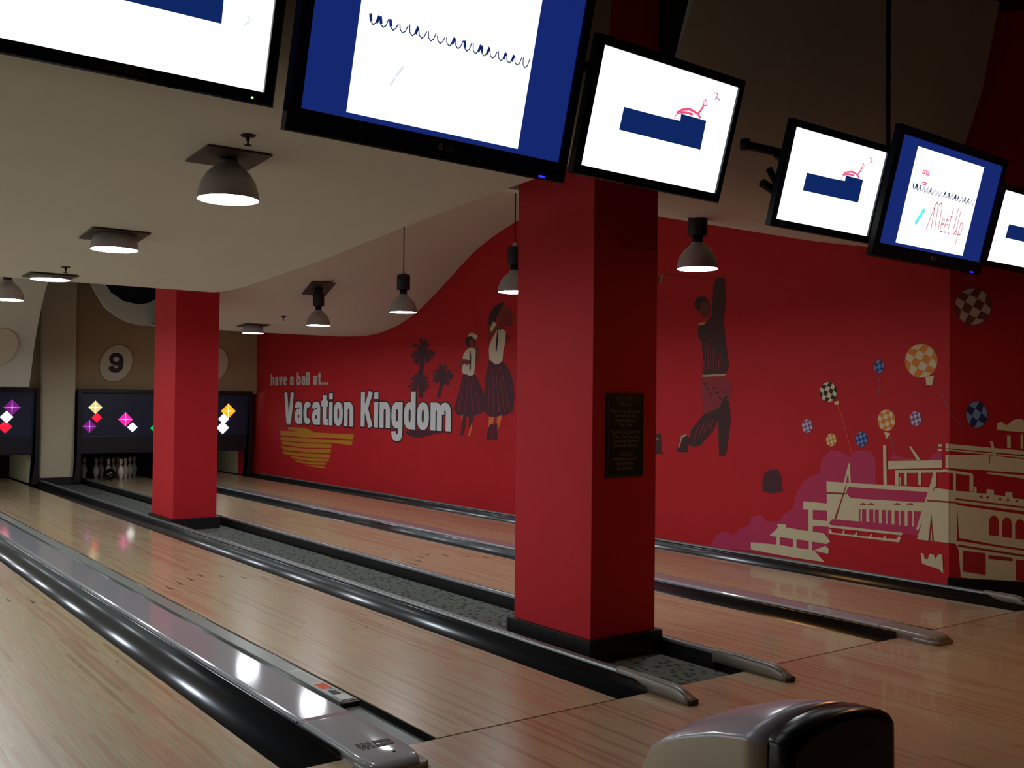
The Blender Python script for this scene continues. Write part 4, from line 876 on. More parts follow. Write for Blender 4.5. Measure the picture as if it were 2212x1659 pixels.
# --- dark strip with speckled carpet between the two pairs of lanes
def carpet():
    m = bpy.data.materials.new('speckled carpet'); m.use_nodes = True; nt = m.node_tree; b = nt.nodes['Principled BSDF']
    tc = nt.nodes.new('ShaderNodeTexCoord'); v = nt.nodes.new('ShaderNodeTexVoronoi'); v.inputs['Scale'].default_value = 16; v.inputs['Randomness'].default_value = .8
    mp = nt.nodes.new('ShaderNodeMapping'); mp.inputs['Scale'].default_value = (1.4, .8, 1); nt.links.new(tc.outputs['Object'], mp.inputs[0]); nt.links.new(mp.outputs[0], v.inputs['Vector'])
    r = nt.nodes.new('ShaderNodeValToRGB'); r.color_ramp.elements[0].position = .22; r.color_ramp.elements[0].color = srgb((18, 20, 22))+(1,); r.color_ramp.elements[1].position = .36; r.color_ramp.elements[1].color = srgb((86, 92, 84))+(1,)
    nt.links.new(v.outputs['Distance'], r.inputs[0]); nt.links.new(r.outputs[0], b.inputs['Base Color']); b.inputs['Roughness'].default_value = .95
    return m
struct(box('floor_strip', (3.76, .0, -.12), (4.42, 15.2, -.035), carpet()), 'dark speckled carpet strip between two lane pairs')
struct(box('floor_left', (-4.4, .004, -.12), (.30, 15.2, -.002), M_LANE), 'pale wood lanes carrying on to the left of the picture')
# ================================================================== LANES, GUTTERS, RAILS
M_ARROW = mat('dark arrow inlay', (62, 40, 26), .4)
lane_words = ['leftmost lane at the bottom left corner', 'second lane left of the red columns', 'third lane right of the red columns', 'rightmost lane beside the red mural wall']
for (x0, x1), w in zip(LANES, lane_words):
    L = empty('bowling_lane', ((x0+x1)/2, 0, 0)); tag(L, 'pale wood bowling '+w, 'bowling lane', 'bowling lanes')
    c = (x0+x1)/2; hw = (x1-x0)/2
    for (y0, y1) in ((0.004, 3.9), (3.902, 7.7), (7.702, 11.5), (11.502, YEND)):
        box('lane_panel', (-hw, y0, -.10), (hw, y1, 0), M_LANE, L)
    for k in range(-3, 4):           # target arrows
        xx = k*.133; yy = 4.69-abs(k)*.146
        prism('target_arrow', [(xx-.013, yy-.10), (xx, yy-.075), (xx+.013, yy-.10), (xx, yy+.08)], 'z', -.001, .0006, M_ARROW, L)
    vs = []; fs = []
    for k in range(1, 11):           # guide dots
        xx = (k-5.5)*.1
        if 4 < k < 7: continue
        b0 = len(vs); vs += [(xx+.008*math.cos(2*PI*i/8), 2.14+.008*math.sin(2*PI*i/8), .0006) for i in range(8)]; fs.append(tuple(range(b0, b0+8)))
    mesh('guide_dots', vs, fs, M_ARROW, L)['kind'] = 'stuff'

def gutter(x0, x1, label, y0=.004, depth=.062, y1=YEND, lift=(0, 0)):
    c = (x0+x1)/2; r = (x1-x0)/2; n = 20
    # half pipe whose outer wall may sweep up to the rail or capping beside it (lift = left, right)
    inn = [(-r*math.cos(PI*k/n), -.004-depth*math.sin(PI*k/n)+lift[0]*max(0, 1-2*k/n)**1.6+lift[1]*max(0, 2*k/n-1)**1.6) for k in range(n+1)]
    out = [(x, z-.012) for x, z in inn[::-1]]; out[0] = (r, -.09); out[-1] = (-r, -.09)
    g = empty('lane_gutter', (c, 0, 0)); tag(g, label, 'gutter', 'lane gutters')
    vs = []; fs = []
    ring = inn+out; m = len(ring)
    for y in (y0, y1): vs += [(x, y, z) for x, z in ring]
    bm = bmesh.new(); bv = [bm.verts.new(v) for v in vs]
    for i in range(m):
        f = bm.faces.new((bv[i], bv[(i+1) % m], bv[m+(i+1) % m], bv[m+i])); f.smooth = i < n
    bm.faces.new(bv[:m]); bm.faces.new(bv[m:])
    bmesh.ops.triangulate(bm, faces=[f for f in bm.faces if len(f.verts) > 4])
    frombm('channel', bm, M_GUT, g)
    return g
gutter(.42, .622, 'dark gutter on the far left side of the leftmost lane')
gutter(1.692, 1.928, 'dark shiny gutter between the leftmost lane and the wide grey capping', lift=(0, .045))
gutter(2.206, 2.413, 'narrow channel right of the wide grey capping, under the bumper strip', depth=.045)
gutter(3.483, 3.696, 'dark gutter on the right side of the second lane', lift=(0, .052), y1=14.97)
gutter(4.512, 4.638, 'dark gutter on the left side of the third lane', lift=(.05, 0))
gutter(5.707, 5.903, 'dark gutter between the third lane and the narrow grey capping', lift=(0, .05))
gutter(6.105, 6.348, 'dark gutter on the left side of the rightmost lane')
gutter(7.402, 7.618, 'dark gutter between the rightmost lane and the mural wall rail', lift=(0, .052))

def cap_profile(w, h, r, n=5):
    """half-open rounded top profile, (x,z) centred on x=0"""
    o = [(-w/2, -.10)]
    for k in range(n+1):
        a = PI-PI/2*k/n; o.append((-w/2+r+r*math.cos(a), h-r+r*math.sin(a)))
    for k in range(n+1):
        a = PI/2-PI/2*k/n; o.append((w/2-r+r*math.cos(a), h-r+r*math.sin(a)))
    o.append((w/2, -.10))
    return o
def capping(x0, x1, h, label, nose_len, y_nose, wide):
    c = (x0+x1)/2; w = x1-x0
    t = empty('ball_return_capping', (c, 0, 0)); tag(t, label, 'capping', 'ball return cappings')
    prism('cover', cap_profile(w, h, .022), 'y', y_nose, 15.9, M_CAP, t, smooth=False)
    # end moulding: rounded in plan, sloping down onto the approach
    def nose(name, m, y0, y1, h0, h1, zb, grow, rr):
        secs = []; n = 14
        for k in range(n+1):
            s = k/n; y = y0+(y1-y0)*s
            e = max(0., (s-(1-rr))/rr); ww = (w+grow)*(1-e**3.2*.34); hh = h0+(h1-h0)*s**1.4; hh *= (1-e**6*.35)
            ed = min(.03, hh*.45)
            ring = [(-ww/2, y, zb)]
            for j in range(5):
                a = PI-PI/2*j/4; ring.append((-ww/2+ed+ed*math.cos(a), y, zb+hh-ed+ed*math.sin(a)))
            for j in range(5):
                a = PI/2-PI/2*j/4; ring.append((ww/2-ed+ed*math.cos(a), y, zb+hh-ed+ed*math.sin(a)))
            ring.append((ww/2, y, zb)); secs.append(ring)
        return loft(name, secs, m, t)
    nose('end_moulding', M_CAP if wide else M_NOSE, y_nose, y_nose-nose_len, h+.001, h-.008, 0.0, .002, .30)
    nose('moulding_rim', M_NOSE, y_nose-.26 if not wide else y_nose-nose_len*.78, y_nose-nose_len-.012, .026, .024, 0.0, .022, .32)
    return t, c, w
capA, cA, wA = capping(1.94, 2.20, .055, 'wide grey ball return capping with black emblem on its rounded end', .70, .42, True)
capB, cB, wB = capping(5.905, 6.095, .06, 'narrow grey capping between the third and rightmost lanes', .42, .14, False)
# emblem on the near end: three wavy strokes and two solid bars
M_EMB = mat('dark emblem print', (42, 40, 40), .5)
def nose_z(y): return .0565-.009*max(0., (.42-y)/.70)**1.4
vs = []; fs = []
def emb(pl):
    fs.append(tuple(range(len(vs), len(vs)+len(pl)))[::-1]); vs.extend([(px, py, nose_z(py)+.0012) for px, py in pl])
for k in range(3):
    x = -.070+k*.024
    for q in ribbon([(x, -.085), (x+.010, -.066), (x-.003, -.046), (x+.012, -.026), (x+.004, -.008)], .013): emb([tuple(v) for v in q])
emb([(-.004, -.086), (.082, -.080), (.084, -.052), (.0, -.054)]); emb([(.003, -.043), (.085, -.041), (.085, -.013), (.007, -.010)])
mesh('emblem', vs, fs, M_EMB, capA)
lathe('screw', [(0, .0), (.006, 0), (.006, .003), (0, .003)], M_BLACK, capA, 10, loc=(.03, -.165, .0485))
# dark joint line on top of the wide capping (left edge moulding of the cover)
box('edge_strip', (-wA/2-.010, .43, -.02), (-wA/2-.0005, 15.9, .048), M_RAIL, capA, .003)

# bumper strip lying in the right channel of the wide capping
bp = empty('bumper_rail', (2.355, 0, 0)); tag(bp, 'flat grey green bumper rail beside the wide capping, with stickers', 'bumper')
box('strip', (-.045, .745, -.03), (.050, 15.9, -.004), M_BUMP, bp, .004)
box('end_block', (-.045, .715, -.04), (.050, .744, -.006), M_BLACK, bp, .003)
box('channel_floor', (-.050, .006, -.05), (.056, .713, -.030), mat('dark channel grey', (104, 114, 110), .35, .2), bp, .002)
M_STW = mat('sticker white', (212, 216, 212), .5); M_STO = mat('sticker orange', (226, 84, 30), .5)
st = box('warning_sticker', (-.030, .98, -.0042), (.036, 1.42, -.0026), M_STW, bp)
for k in range(7):
    box('print_line', (-.026+k*.0085, 1.12, -.0027), (-.023+k*.0085, 1.40, -.0022), mat('sticker grey', (150, 150, 150), .6), st)
box('orange_label', (-.026, .99, -.0027), (.032, 1.10, -.0021), M_STO, st)
box('latch_plate', (-.030, .76, -.0042), (.036, .86, -.0005), M_STW, bp, .001)
box('latch_slot', (-.014, .875, -.0042), (.020, .945, -.0008), M_BLACK, bp, .001)

def side_rail(x0, x1, h, label, y_end=-.30, y_cap=.24, y1=14.95):
    c = (x0+x1)/2; w = x1-x0
    t = empty('lane_side_rail', (c, 0, 0)); tag(t, label, 'rail', 'lane side rails')
    prism('rail', [(a, max(b, h-.022)) for a, b in cap_profile(w, h, min(.02, w*.42), 6)], 'y', y_cap, y1, M_RAIL, t, smooth=False)
    box('rail_base', (-w*.42, y_cap, -.10), (w*.42, y1, h-.0215), M_BLACK, t)
    secs = []; n = 14
    for k in range(n+1):
        s = k/n; y = y_cap+.012+(y_end-y_cap)*s
        hh = (h+.010)*(1-.10*s)*(1-max(0, (s-.72)/.28)**2.2*.62); ww = w+.014*min(1, 2*s); r = min(.03, hh*.5, ww*.42)
        ring = [(-ww/2, y, -.0)]+[(x*ww/w if False else x, y, z) for x, z in cap_profile(ww, hh, r, 4)[1:-1]]+[(ww/2, y, -.0)]
        secs.append(ring)
    loft('end_cap', secs, M_NOSE, t)
    for dx in (-.3, 0, .3):          # ribs on the sloping end
        pts = []
        for k in range(4, 14):
            s = k/n; y = y_cap+.012+(y_end-y_cap)*s; hh = (h+.010)*(1-.10*s)*(1-max(0, (s-.72)/.28)**2.2*.62)
            pts.append((dx*(w+.014*min(1, 2*s)), y, hh+.0005-(.004 if dx else 0)))
        tube('rib', pts, .0035, M_NOSE, t, 6)
    box('end_foot', (-w*.5, y_end-.002, 0), (w*.5, y_end+.03, .028), mat('dark foot rubber', (60, 52, 46), .7), t, .006)
    return t
side_rail(3.700, 3.757, .066, 'grey rail left of the carpet strip, along the second lane')
side_rail(4.450, 4.508, .066, 'grey rail right of the carpet strip, along the third lane')
side_rail(7.620, 7.674, .066, 'grey rail running along the foot of the red mural wall', y_end=.02, y_cap=.36)
side_rail(.305, .41, .066, 'grey rail at the far left edge of the leftmost lane')

# ================================================================== COLUMNS
def column(x0, x1, y0, y1, z1, m, bh, label, z0=-.035):
    t = empty('column', ((x0+x1)/2, (y0+y1)/2, z0)); tag(t, label, 'column', 'square columns')
    hx, hy = (x1-x0)/2, (y1-y0)/2
    box('shaft', (-hx, -hy, 0), (hx, hy, z1-z0), m, t, .004)
    e = .035
    for nm, a, b in (('base_board', (-hx-e, -hy-e, 0), (hx+e, -hy-.0005, bh-z0)), ('base_board', (-hx-e, hy+.0005, 0), (hx+e, hy+e, bh-z0)),
                     ('base_board', (-hx-e, -hy-.0005, 0), (-hx-.0005, hy+.0005, bh-z0)), ('base_board', (hx+.0005, -hy-.0005, 0), (hx+e, hy+.0005, bh-z0))):
        box(nm, a, b, M_BLACK, t, .003)
    return t
column(3.91, 4.43, .71, 1.47, ZC-.005, M_REDC, .105, 'large near red square column carrying the black rules sign')
column(3.755, 4.27, 7.95, 8.75, ZC-.005, M_REDC, .10, 'smaller far red square column on the carpet strip')
column(3.735, 4.275, 15.06, 15.24, 3.62, M_PALE, .10, 'pale cream column between the two masking units')

# rules sign on the near column
sg = empty('rules_sign', (4.163, .7085, 1.054)); tag(sg, 'black rules sign with grey lettering on the near red column', 'sign')
box('board', (-.149, -.012, 0), (.149, .0, .505), mat('sign black', (10, 9, 14), .5), sg, .002)
fr = mat('sign grey line', (74, 62, 66), .6)
for a, b in (((-.143, -.0135, .006), (.143, -.012, .0095)), ((-.143, -.0135, .4955), (.143, -.012, .499)), ((-.143, -.0135, .006), (-.1395, -.012, .499)), ((.1395, -.0135, .006), (.143, -.012, .499))): box('border_line', a, b, fr, sg)
for s, z, sz in (('SPLITSVILLE', .463, .040), ('RULES', .430, .040), ('No Food or Beverages', .388, .030), ('Allowed On The', .361, .030), ('Approaches At', .334, .030), ('Any Time', .307, .030),
                 ('To Avoid Injury Do Not', .264, .028), ('Cross The Foul Line', .237, .030), ('Lanes Are Oiled and', .210, .030), ('Extremely Slippery', .183, .030),
                 ('CONTACT', .128, .030), ('Welcome Center if', .101, .030), ('any problems', .074, .030), ('should occur', .047, .030)):
    t = text_mesh('sign_text', s, sz, M_DIM, sg, bold=.0006, sx=.84); t.rotation_euler = (PI/2, 0, 0); t.location = (0, -.0128, z-.002)
# ================================================================== PIN END
M_MASK = mat('navy masking panel', (30, 46, 76), .35, noise=.15, scale=5)
M_FRAME = mat('black masking frame', (14, 15, 18), .4, noise=.15, scale=12)
DIA = {'y': ((240, 226, 160), .75), 'r': ((240, 20, 50), 1.3), 'p': ((130, 22, 140), .7), 'm': ((232, 30, 150), 1.1), 'w': ((255, 255, 255), 2.2), 'g': ((20, 190, 80), .8), 'o': ((255, 140, 10), 1.8)}
def masking(x0, x1, dias, label):
    t = empty('masking_unit', ((x0+x1)/2, YM, .5)); tag(t, label, 'masking unit', 'masking units over the pins'); c = (x0+x1)/2
    w = x1-x0
    box('panel', (-w/2+.05, .0, .0), (w/2-.05, .06, 1.08), M_MASK, t)
    box('top_rail', (-w/2, -.05, 1.075), (w/2, .07, 1.145), M_FRAME, t, .006)
    box('lower_fascia', (-w/2+.03, -.035, .015), (w/2-.03, .02, .31), mat('dark blue lower fascia', (16, 20, 34), .4, noise=.1), t, .008)
    for sx in (-1, 1):
        poly = [(.0, -.5), (.0, .64+.5), (-.075, .64+.5), (-.075, .02), (-.082, -.15), (-.105, -.32), (-.135, -.43), (-.15, -.5)]
        o = prism('side_post', [(a*.9, b) for a, b in poly], 'y', 0, .11, M_FRAME, t)
        # front leg flares towards the lanes
        o.data.transform(Matrix(((sx, 0, 0, sx*(w/2)), (0, 1, 0, -.06), (0, 0, 1, 0), (0, 0, 0, 1))) if sx > 0 else Matrix(((1, 0, 0, -w/2+.068), (0, 1, 0, -.06), (0, 0, 1, 0), (0, 0, 0, 1))))
    for (x, z, s, k) in dias:
        col, st = DIA[k]; s *= .0079; cx, cz = x-c, z-.5
        m = emit('lit diamond '+k, col, st)
        poly = [(cx-s, cz), (cx, cz-s), (cx+s, cz), (cx, cz+s)]
        d = prism('lit_diamond', poly, 'y', -.010, -.0005, m, t)
        if k in 'ypmo':              # faceted ones carry a brighter cross
            mb = emit('lit cross '+k, tuple(min(255, int(v*.5+128)) for v in col), st*1.5)
            for a in ([(cx-s*1.08, cz), (cx, cz-s*.07), (cx+s*1.08, cz), (cx, cz+s*.07)], [(cx, cz-s*1.08), (cx+s*.07, cz), (cx, cz+s*1.08), (cx-s*.07, cz)]):
                prism('cross_bar', a, 'y', -.014, -.0102, mb, d)
    return t
masking(.35, 3.70, [(3.267, 1.312, 17, 'p'), (3.185, 1.148, 13, 'w'), (3.166, .983, 14, 'r'), (2.4, 1.1, 16, 'm'), (1.6, 1.2, 15, 'y')], 'dark masking unit with lit diamonds at the far left edge')
masking(4.305, 7.50, [(4.614, 1.32, 15, 'y'), (4.64, 1.139, 11, 'r'), (4.518, .983, 15, 'p'), (5.135, 1.105, 16, 'm'), (5.259, .963, 11, 'w'), (5.66, .943, 11, 'g'), (6.2, 1.2, 15, 'p'), (7.039, 1.262, 18, 'o'), (6.95, 1.111, 13, 'w'), (6.935, .943, 15, 'w')], 'wide dark masking unit with lit diamonds behind the far red column')

struct(box('wall_pit', (-.2, 17.0, -.12), (XW, 17.1, 1.7), M_PIT), 'black back of the pin pits')
struct(box('ceiling_pit', (-.2, 15.3, 1.62), (XW, 17.1, 1.7), M_PIT), 'dark top of the pin pits')
M_KICK = mat('cream kickback board', (206, 204, 176), .5, noise=.04)
for x, lab, m in ((.28, 'dark kickback partition at the left edge', M_PIT), (3.60, 'cream kickback partition right of the second lane', M_KICK), (4.44, 'black kickback partition left of the third lane', M_PIT), (5.99, 'dark kickback partition between third and rightmost lanes', M_PIT), (7.56, 'cream kickback partition right of the rightmost lane', M_KICK)):
    b_ = empty('kickback_partition', (x, 15.32, 0)); tag(b_, lab, 'partition', 'kickback partitions')
    box('board', (-.03, 0, 0), (.03, 1.63, 1.6), m, b_, .004)
    if x > 7: box('red_front_panel', (-.045, -.005, 0), (-.0305, .42, 1.6), M_RED, b_, .003)
# cream pit light in the rightmost and second lanes: small tube lamp behind the masking
for x, lab in ((2.95, 'hidden pit lamp above the second lane pin deck'), (6.88, 'hidden pit lamp above the rightmost lane pin deck')):
    t = empty('pit_lamp', (x, 15.55, 1.57)); tag(t, lab, 'lamp', 'pit lamps')
    box('lamp_tray', (-.42, -.04, .0), (.42, .05, .05), M_WHITE, t, .004)
    box('lamp_tube', (-.40, -.02, -.03), (.40, .02, -.002), emit('pit tube', (255, 244, 214), 9), t, .006)

def make_pin():
    p = lathe('body', [(0, 0), (.026, 0), (.029, .01), (.040, .06), (.0603, .115), (.055, .165), (.036, .215), (.0235, .25), (.0225, .262), (.026, .29), (.0324, .335), (.030, .36), (.018, .377), (0, .381)], M_PINW, None, 18)
    t = empty('bowling_pin', (0, 0, 0)); p.parent = t
    for z, r in ((.240, .0268), (.262, .0232)):
        s = lathe('red_band', [(r, z-.006), (r, z+.006)], M_PINR, t, 18); s.parent = t
    return t
pin0 = make_pin()
rows = [(0, 0), (-1, 1), (1, 1), (-2, 2), (0, 2), (2, 2), (-3, 3), (-1, 3), (1, 3), (3, 3)]
pin_words = ['head pin standing in front', 'second row pin on the left', 'second row pin on the right', 'third row pin on the left', 'third row pin in the middle', 'third row pin on the right', 'back row pin at the left end', 'back row pin left of centre', 'back row pin right of centre', 'back row pin at the right end']
for i, (a, b_) in enumerate(rows):
    t = pin0 if i == 0 else copy_tree(pin0)
    t.location = (5.17+a*.1524, 15.42+b_*.264, 0.0005)
    tag(t, 'white pin on the third lane, '+pin_words[i], 'bowling pin', 'pins of the third lane')
bl = lathe('bowling_ball', [(.108*math.sin(PI*k/16), .108-.108*math.cos(PI*k/16)) for k in range(17)], mat('gloss black ball', (10, 10, 14), .08), None, 24)
bl.location = (4.93, 15.24, .0005); tag(bl, 'black bowling ball on the third lane in front of the pins', 'ball')

# number discs above the masking units
def number_disc(x, y, z, s, label, rx=.268, rz=.345):
    t = empty('number_disc', (x, y, z)); tag(t, label, 'sign', 'lane number discs')
    n = 36; co, si = math.cos(-.42), math.sin(-.42); poly = []
    for k in range(n):
        a = 2*PI*k/n; u, v = rx*math.cos(a), rz*math.sin(a); poly.append((u*co-v*si, u*si+v*co))
    prism('disc', poly, 'y', -.03, .0, mat('disc white', (214, 206, 188), .6), t)
    if s == '9':                     # fat nine with a ball end
        m = mat('numeral black', (24, 20, 20), .5)
        def nine(name, pts, w_, y):
            vs = []; fs = []
            for q in ribbon(pts, w_):
                fs.append(tuple(range(len(vs), len(vs)+4))); vs.extend([(v[0], y, v[1]) for v in q])
            return mesh(name, vs, fs, m, t)
        nine('numeral_loop', sup(0, .075, .088, .080, 0, 2*PI, 24, 2.1), .072, -.0312)
        nine('numeral_tail', [(.088, .085), (.090, .0), (.074, -.08), (.03, -.125), (-.03, -.135), (-.07, -.115)], .080, -.0316)
        prism('numeral_ball', [(-.075+.055*math.cos(2*PI*k/20), -.098+.055*math.sin(2*PI*k/20)) for k in range(20)], 'y', -.0322, -.030, m, t)
    return t
number_disc(5.0, 15.245, 2.118, '9', 'tilted oval lane number disc reading 9')
number_disc(6.80, 15.245, 2.15, None, 'pale oval disc peeking out right of the far red column')
number_disc(2.86, 13.985, 2.28, None, 'pale oval disc cut by the left edge of the picture').rotation_euler = (math.radians(28.4), 0, 0)

# ================================================================== LAMPS
def slope(zf, x, y): return math.atan2(zf(x, y+.05)-zf(x, y-.05), .1)
def lamp(x, y, z, zf, label, group, glow=None, plate=True):
    zc = zf(x, y)
    t = empty('bell_lamp', (x, y, z)); tag(t, label, 'lamp', group)
    R = .152; h = .185
    outer = [(R, 0), (R*1.0, .012), (R*.97, .045), (R*.88, .09), (R*.70, .135), (R*.44, .170), (.048, h), (.048, h+.012)]
    inner = [(r-.004, max(.003, zz-.003)) for r, zz in outer[::-1][2:]]
    sh = lathe('shade', outer+[(.0, h+.012)], M_SHADE, t, 36)
    lathe('shade_lining', inner+[(R-.003, .001), (R, 0)], M_WHITE, t, 36)
    d = lathe('diffuser', [(0, .010), (R-.006, .008)], glow or M_LAMP, t, 36)
    hz = h+.012; cl = zc-z
    lathe('collar', [(.040, hz), (.040, hz+.05), (0, hz+.05)], M_HOUS, t, 20)
    lathe('ballast_housing', [(0, hz+.05), (.068, hz+.05), (.072, hz+.056), (.072, hz+.205), (.066, hz+.215), (0, hz+.215)], M_HOUS, t, 24)
    if cl > hz+.22:
        if cl > hz+.33:
            lathe('swivel', [(.03, hz+.215), (.022, hz+.245), (.008, hz+.262), (0, hz+.262)], M_SHADE, t, 14)
            tube('suspension_cable', [(0, 0, hz+.25), (0, 0, cl+.01)], .006, M_STEEL, t, 8)
        else: lathe('stem', [(.05, hz+.21), (.05, cl+.01), (0, cl+.01)], M_HOUS, t, 16)
    if cl < hz+.33 and plate:
        a = slope(zf, x, y)
        s = .185 if cl < .13 else .165
        pl = box('ceiling_plate', (-s, -s, -.008), (s, s, -.001), mat('dark ceiling plate', (74, 68, 66), .5, .3), t, .002)
        pl.location = (0, 0, cl-.004); pl.rotation_euler = (a, 0, 0)
    return t
gl = 'bell lamps over the left lanes'; gr = 'bell lamps over the right lanes'
for (x, y, z), lab in (((1.83, 1.11, 2.50), 'largest bell lamp with grey square plate on the cream ceiling, under the left screens'),
                       ((1.82, 3.18, 2.485), 'second bell lamp half sunk behind its square plate in the cream ceiling'),
                       ((1.83, 5.18, 2.468), 'flat lit lamp almost flush with the cream ceiling at its lowest edge'),
                       ((1.84, 7.16, 2.45), 'bell lamp with dark housing cut by the left edge of the picture'),
                       ((1.84, 9.12, 2.45), 'bell lamp behind the low edge of the left ceiling wave'),
                       ((1.84, 11.1, 2.45), 'rearmost bell lamp over the left lanes')):
    lamp(x, y, z, zA, lab, gl)
for (x, y, z), lab in (((5.53, 1.42, 2.50), 'bell lamp just right of the near red column in front of the golfer'),
                       ((5.44, 3.60, 2.497), 'bell lamp half hidden by the left edge of the near red column'),
                       ((5.53, 5.78, 2.46), 'bell lamp hanging on a thin cable from the cream ceiling wave'),
                       ((5.58, 8.02, 2.442), 'bell lamp with square ceiling plate above the words of the mural'),
                       ((5.56, 10.14, 2.443), 'small flat lit lamp flush with the ceiling near the far corner of the red wall'),
                       ((5.58, 12.3, 2.46), 'rearmost lamp over the right lanes behind the ceiling edge')):
    lamp(x, y, z, zB, lab, gr, plate=y > 2)

lamp(5.6, -1.5, 2.7, lambda x, y: ZC, 'warm bell lamp over the approach beyond the right edge', 'warm approach lamps', emit('warm lamp diffuser', (255, 178, 92), LAMP*.7))
for i, y in enumerate((1.1, 3.15, 5.15, 7.15, 9.1, 11.1)):
    lamp(-2.05, y, 2.50 if y < 4 else 2.46, zA, ('nearest', 'second', 'third', 'fourth', 'fifth', 'rearmost')[i]+' bell lamp of the row beyond the left edge of the picture', 'bell lamps beyond the left edge')
def sprinkler(x, y, zf, label):
    z = zf(x, y); t = empty('sprinkler_head', (x, y, z)); tag(t, label, 'sprinkler', 'ceiling sprinklers')
    lathe('escutcheon', [(.0, -.003), (.028, -.006), (.036, -.001), (.036, .004)], M_STEEL, t, 16)
    lathe('body', [(.009, -.002), (.009, -.022), (.005, -.03), (.005, -.045), (0, -.045)], M_STEEL, t, 10)
    lathe('deflector', [(0, -.048), (.018, -.048), (.018, -.045), (0, -.045)], M_STEEL, t, 12)
sprinkler(1.777, .72, zA, 'small dark sprinkler head beside the largest lamp')
sprinkler(1.83, 4.63, zA, 'tiny sprinkler head near the flat lamp on the left')
sprinkler(5.6, 9.16, zB, 'tiny sprinkler head on the far ceiling left of the mural words')

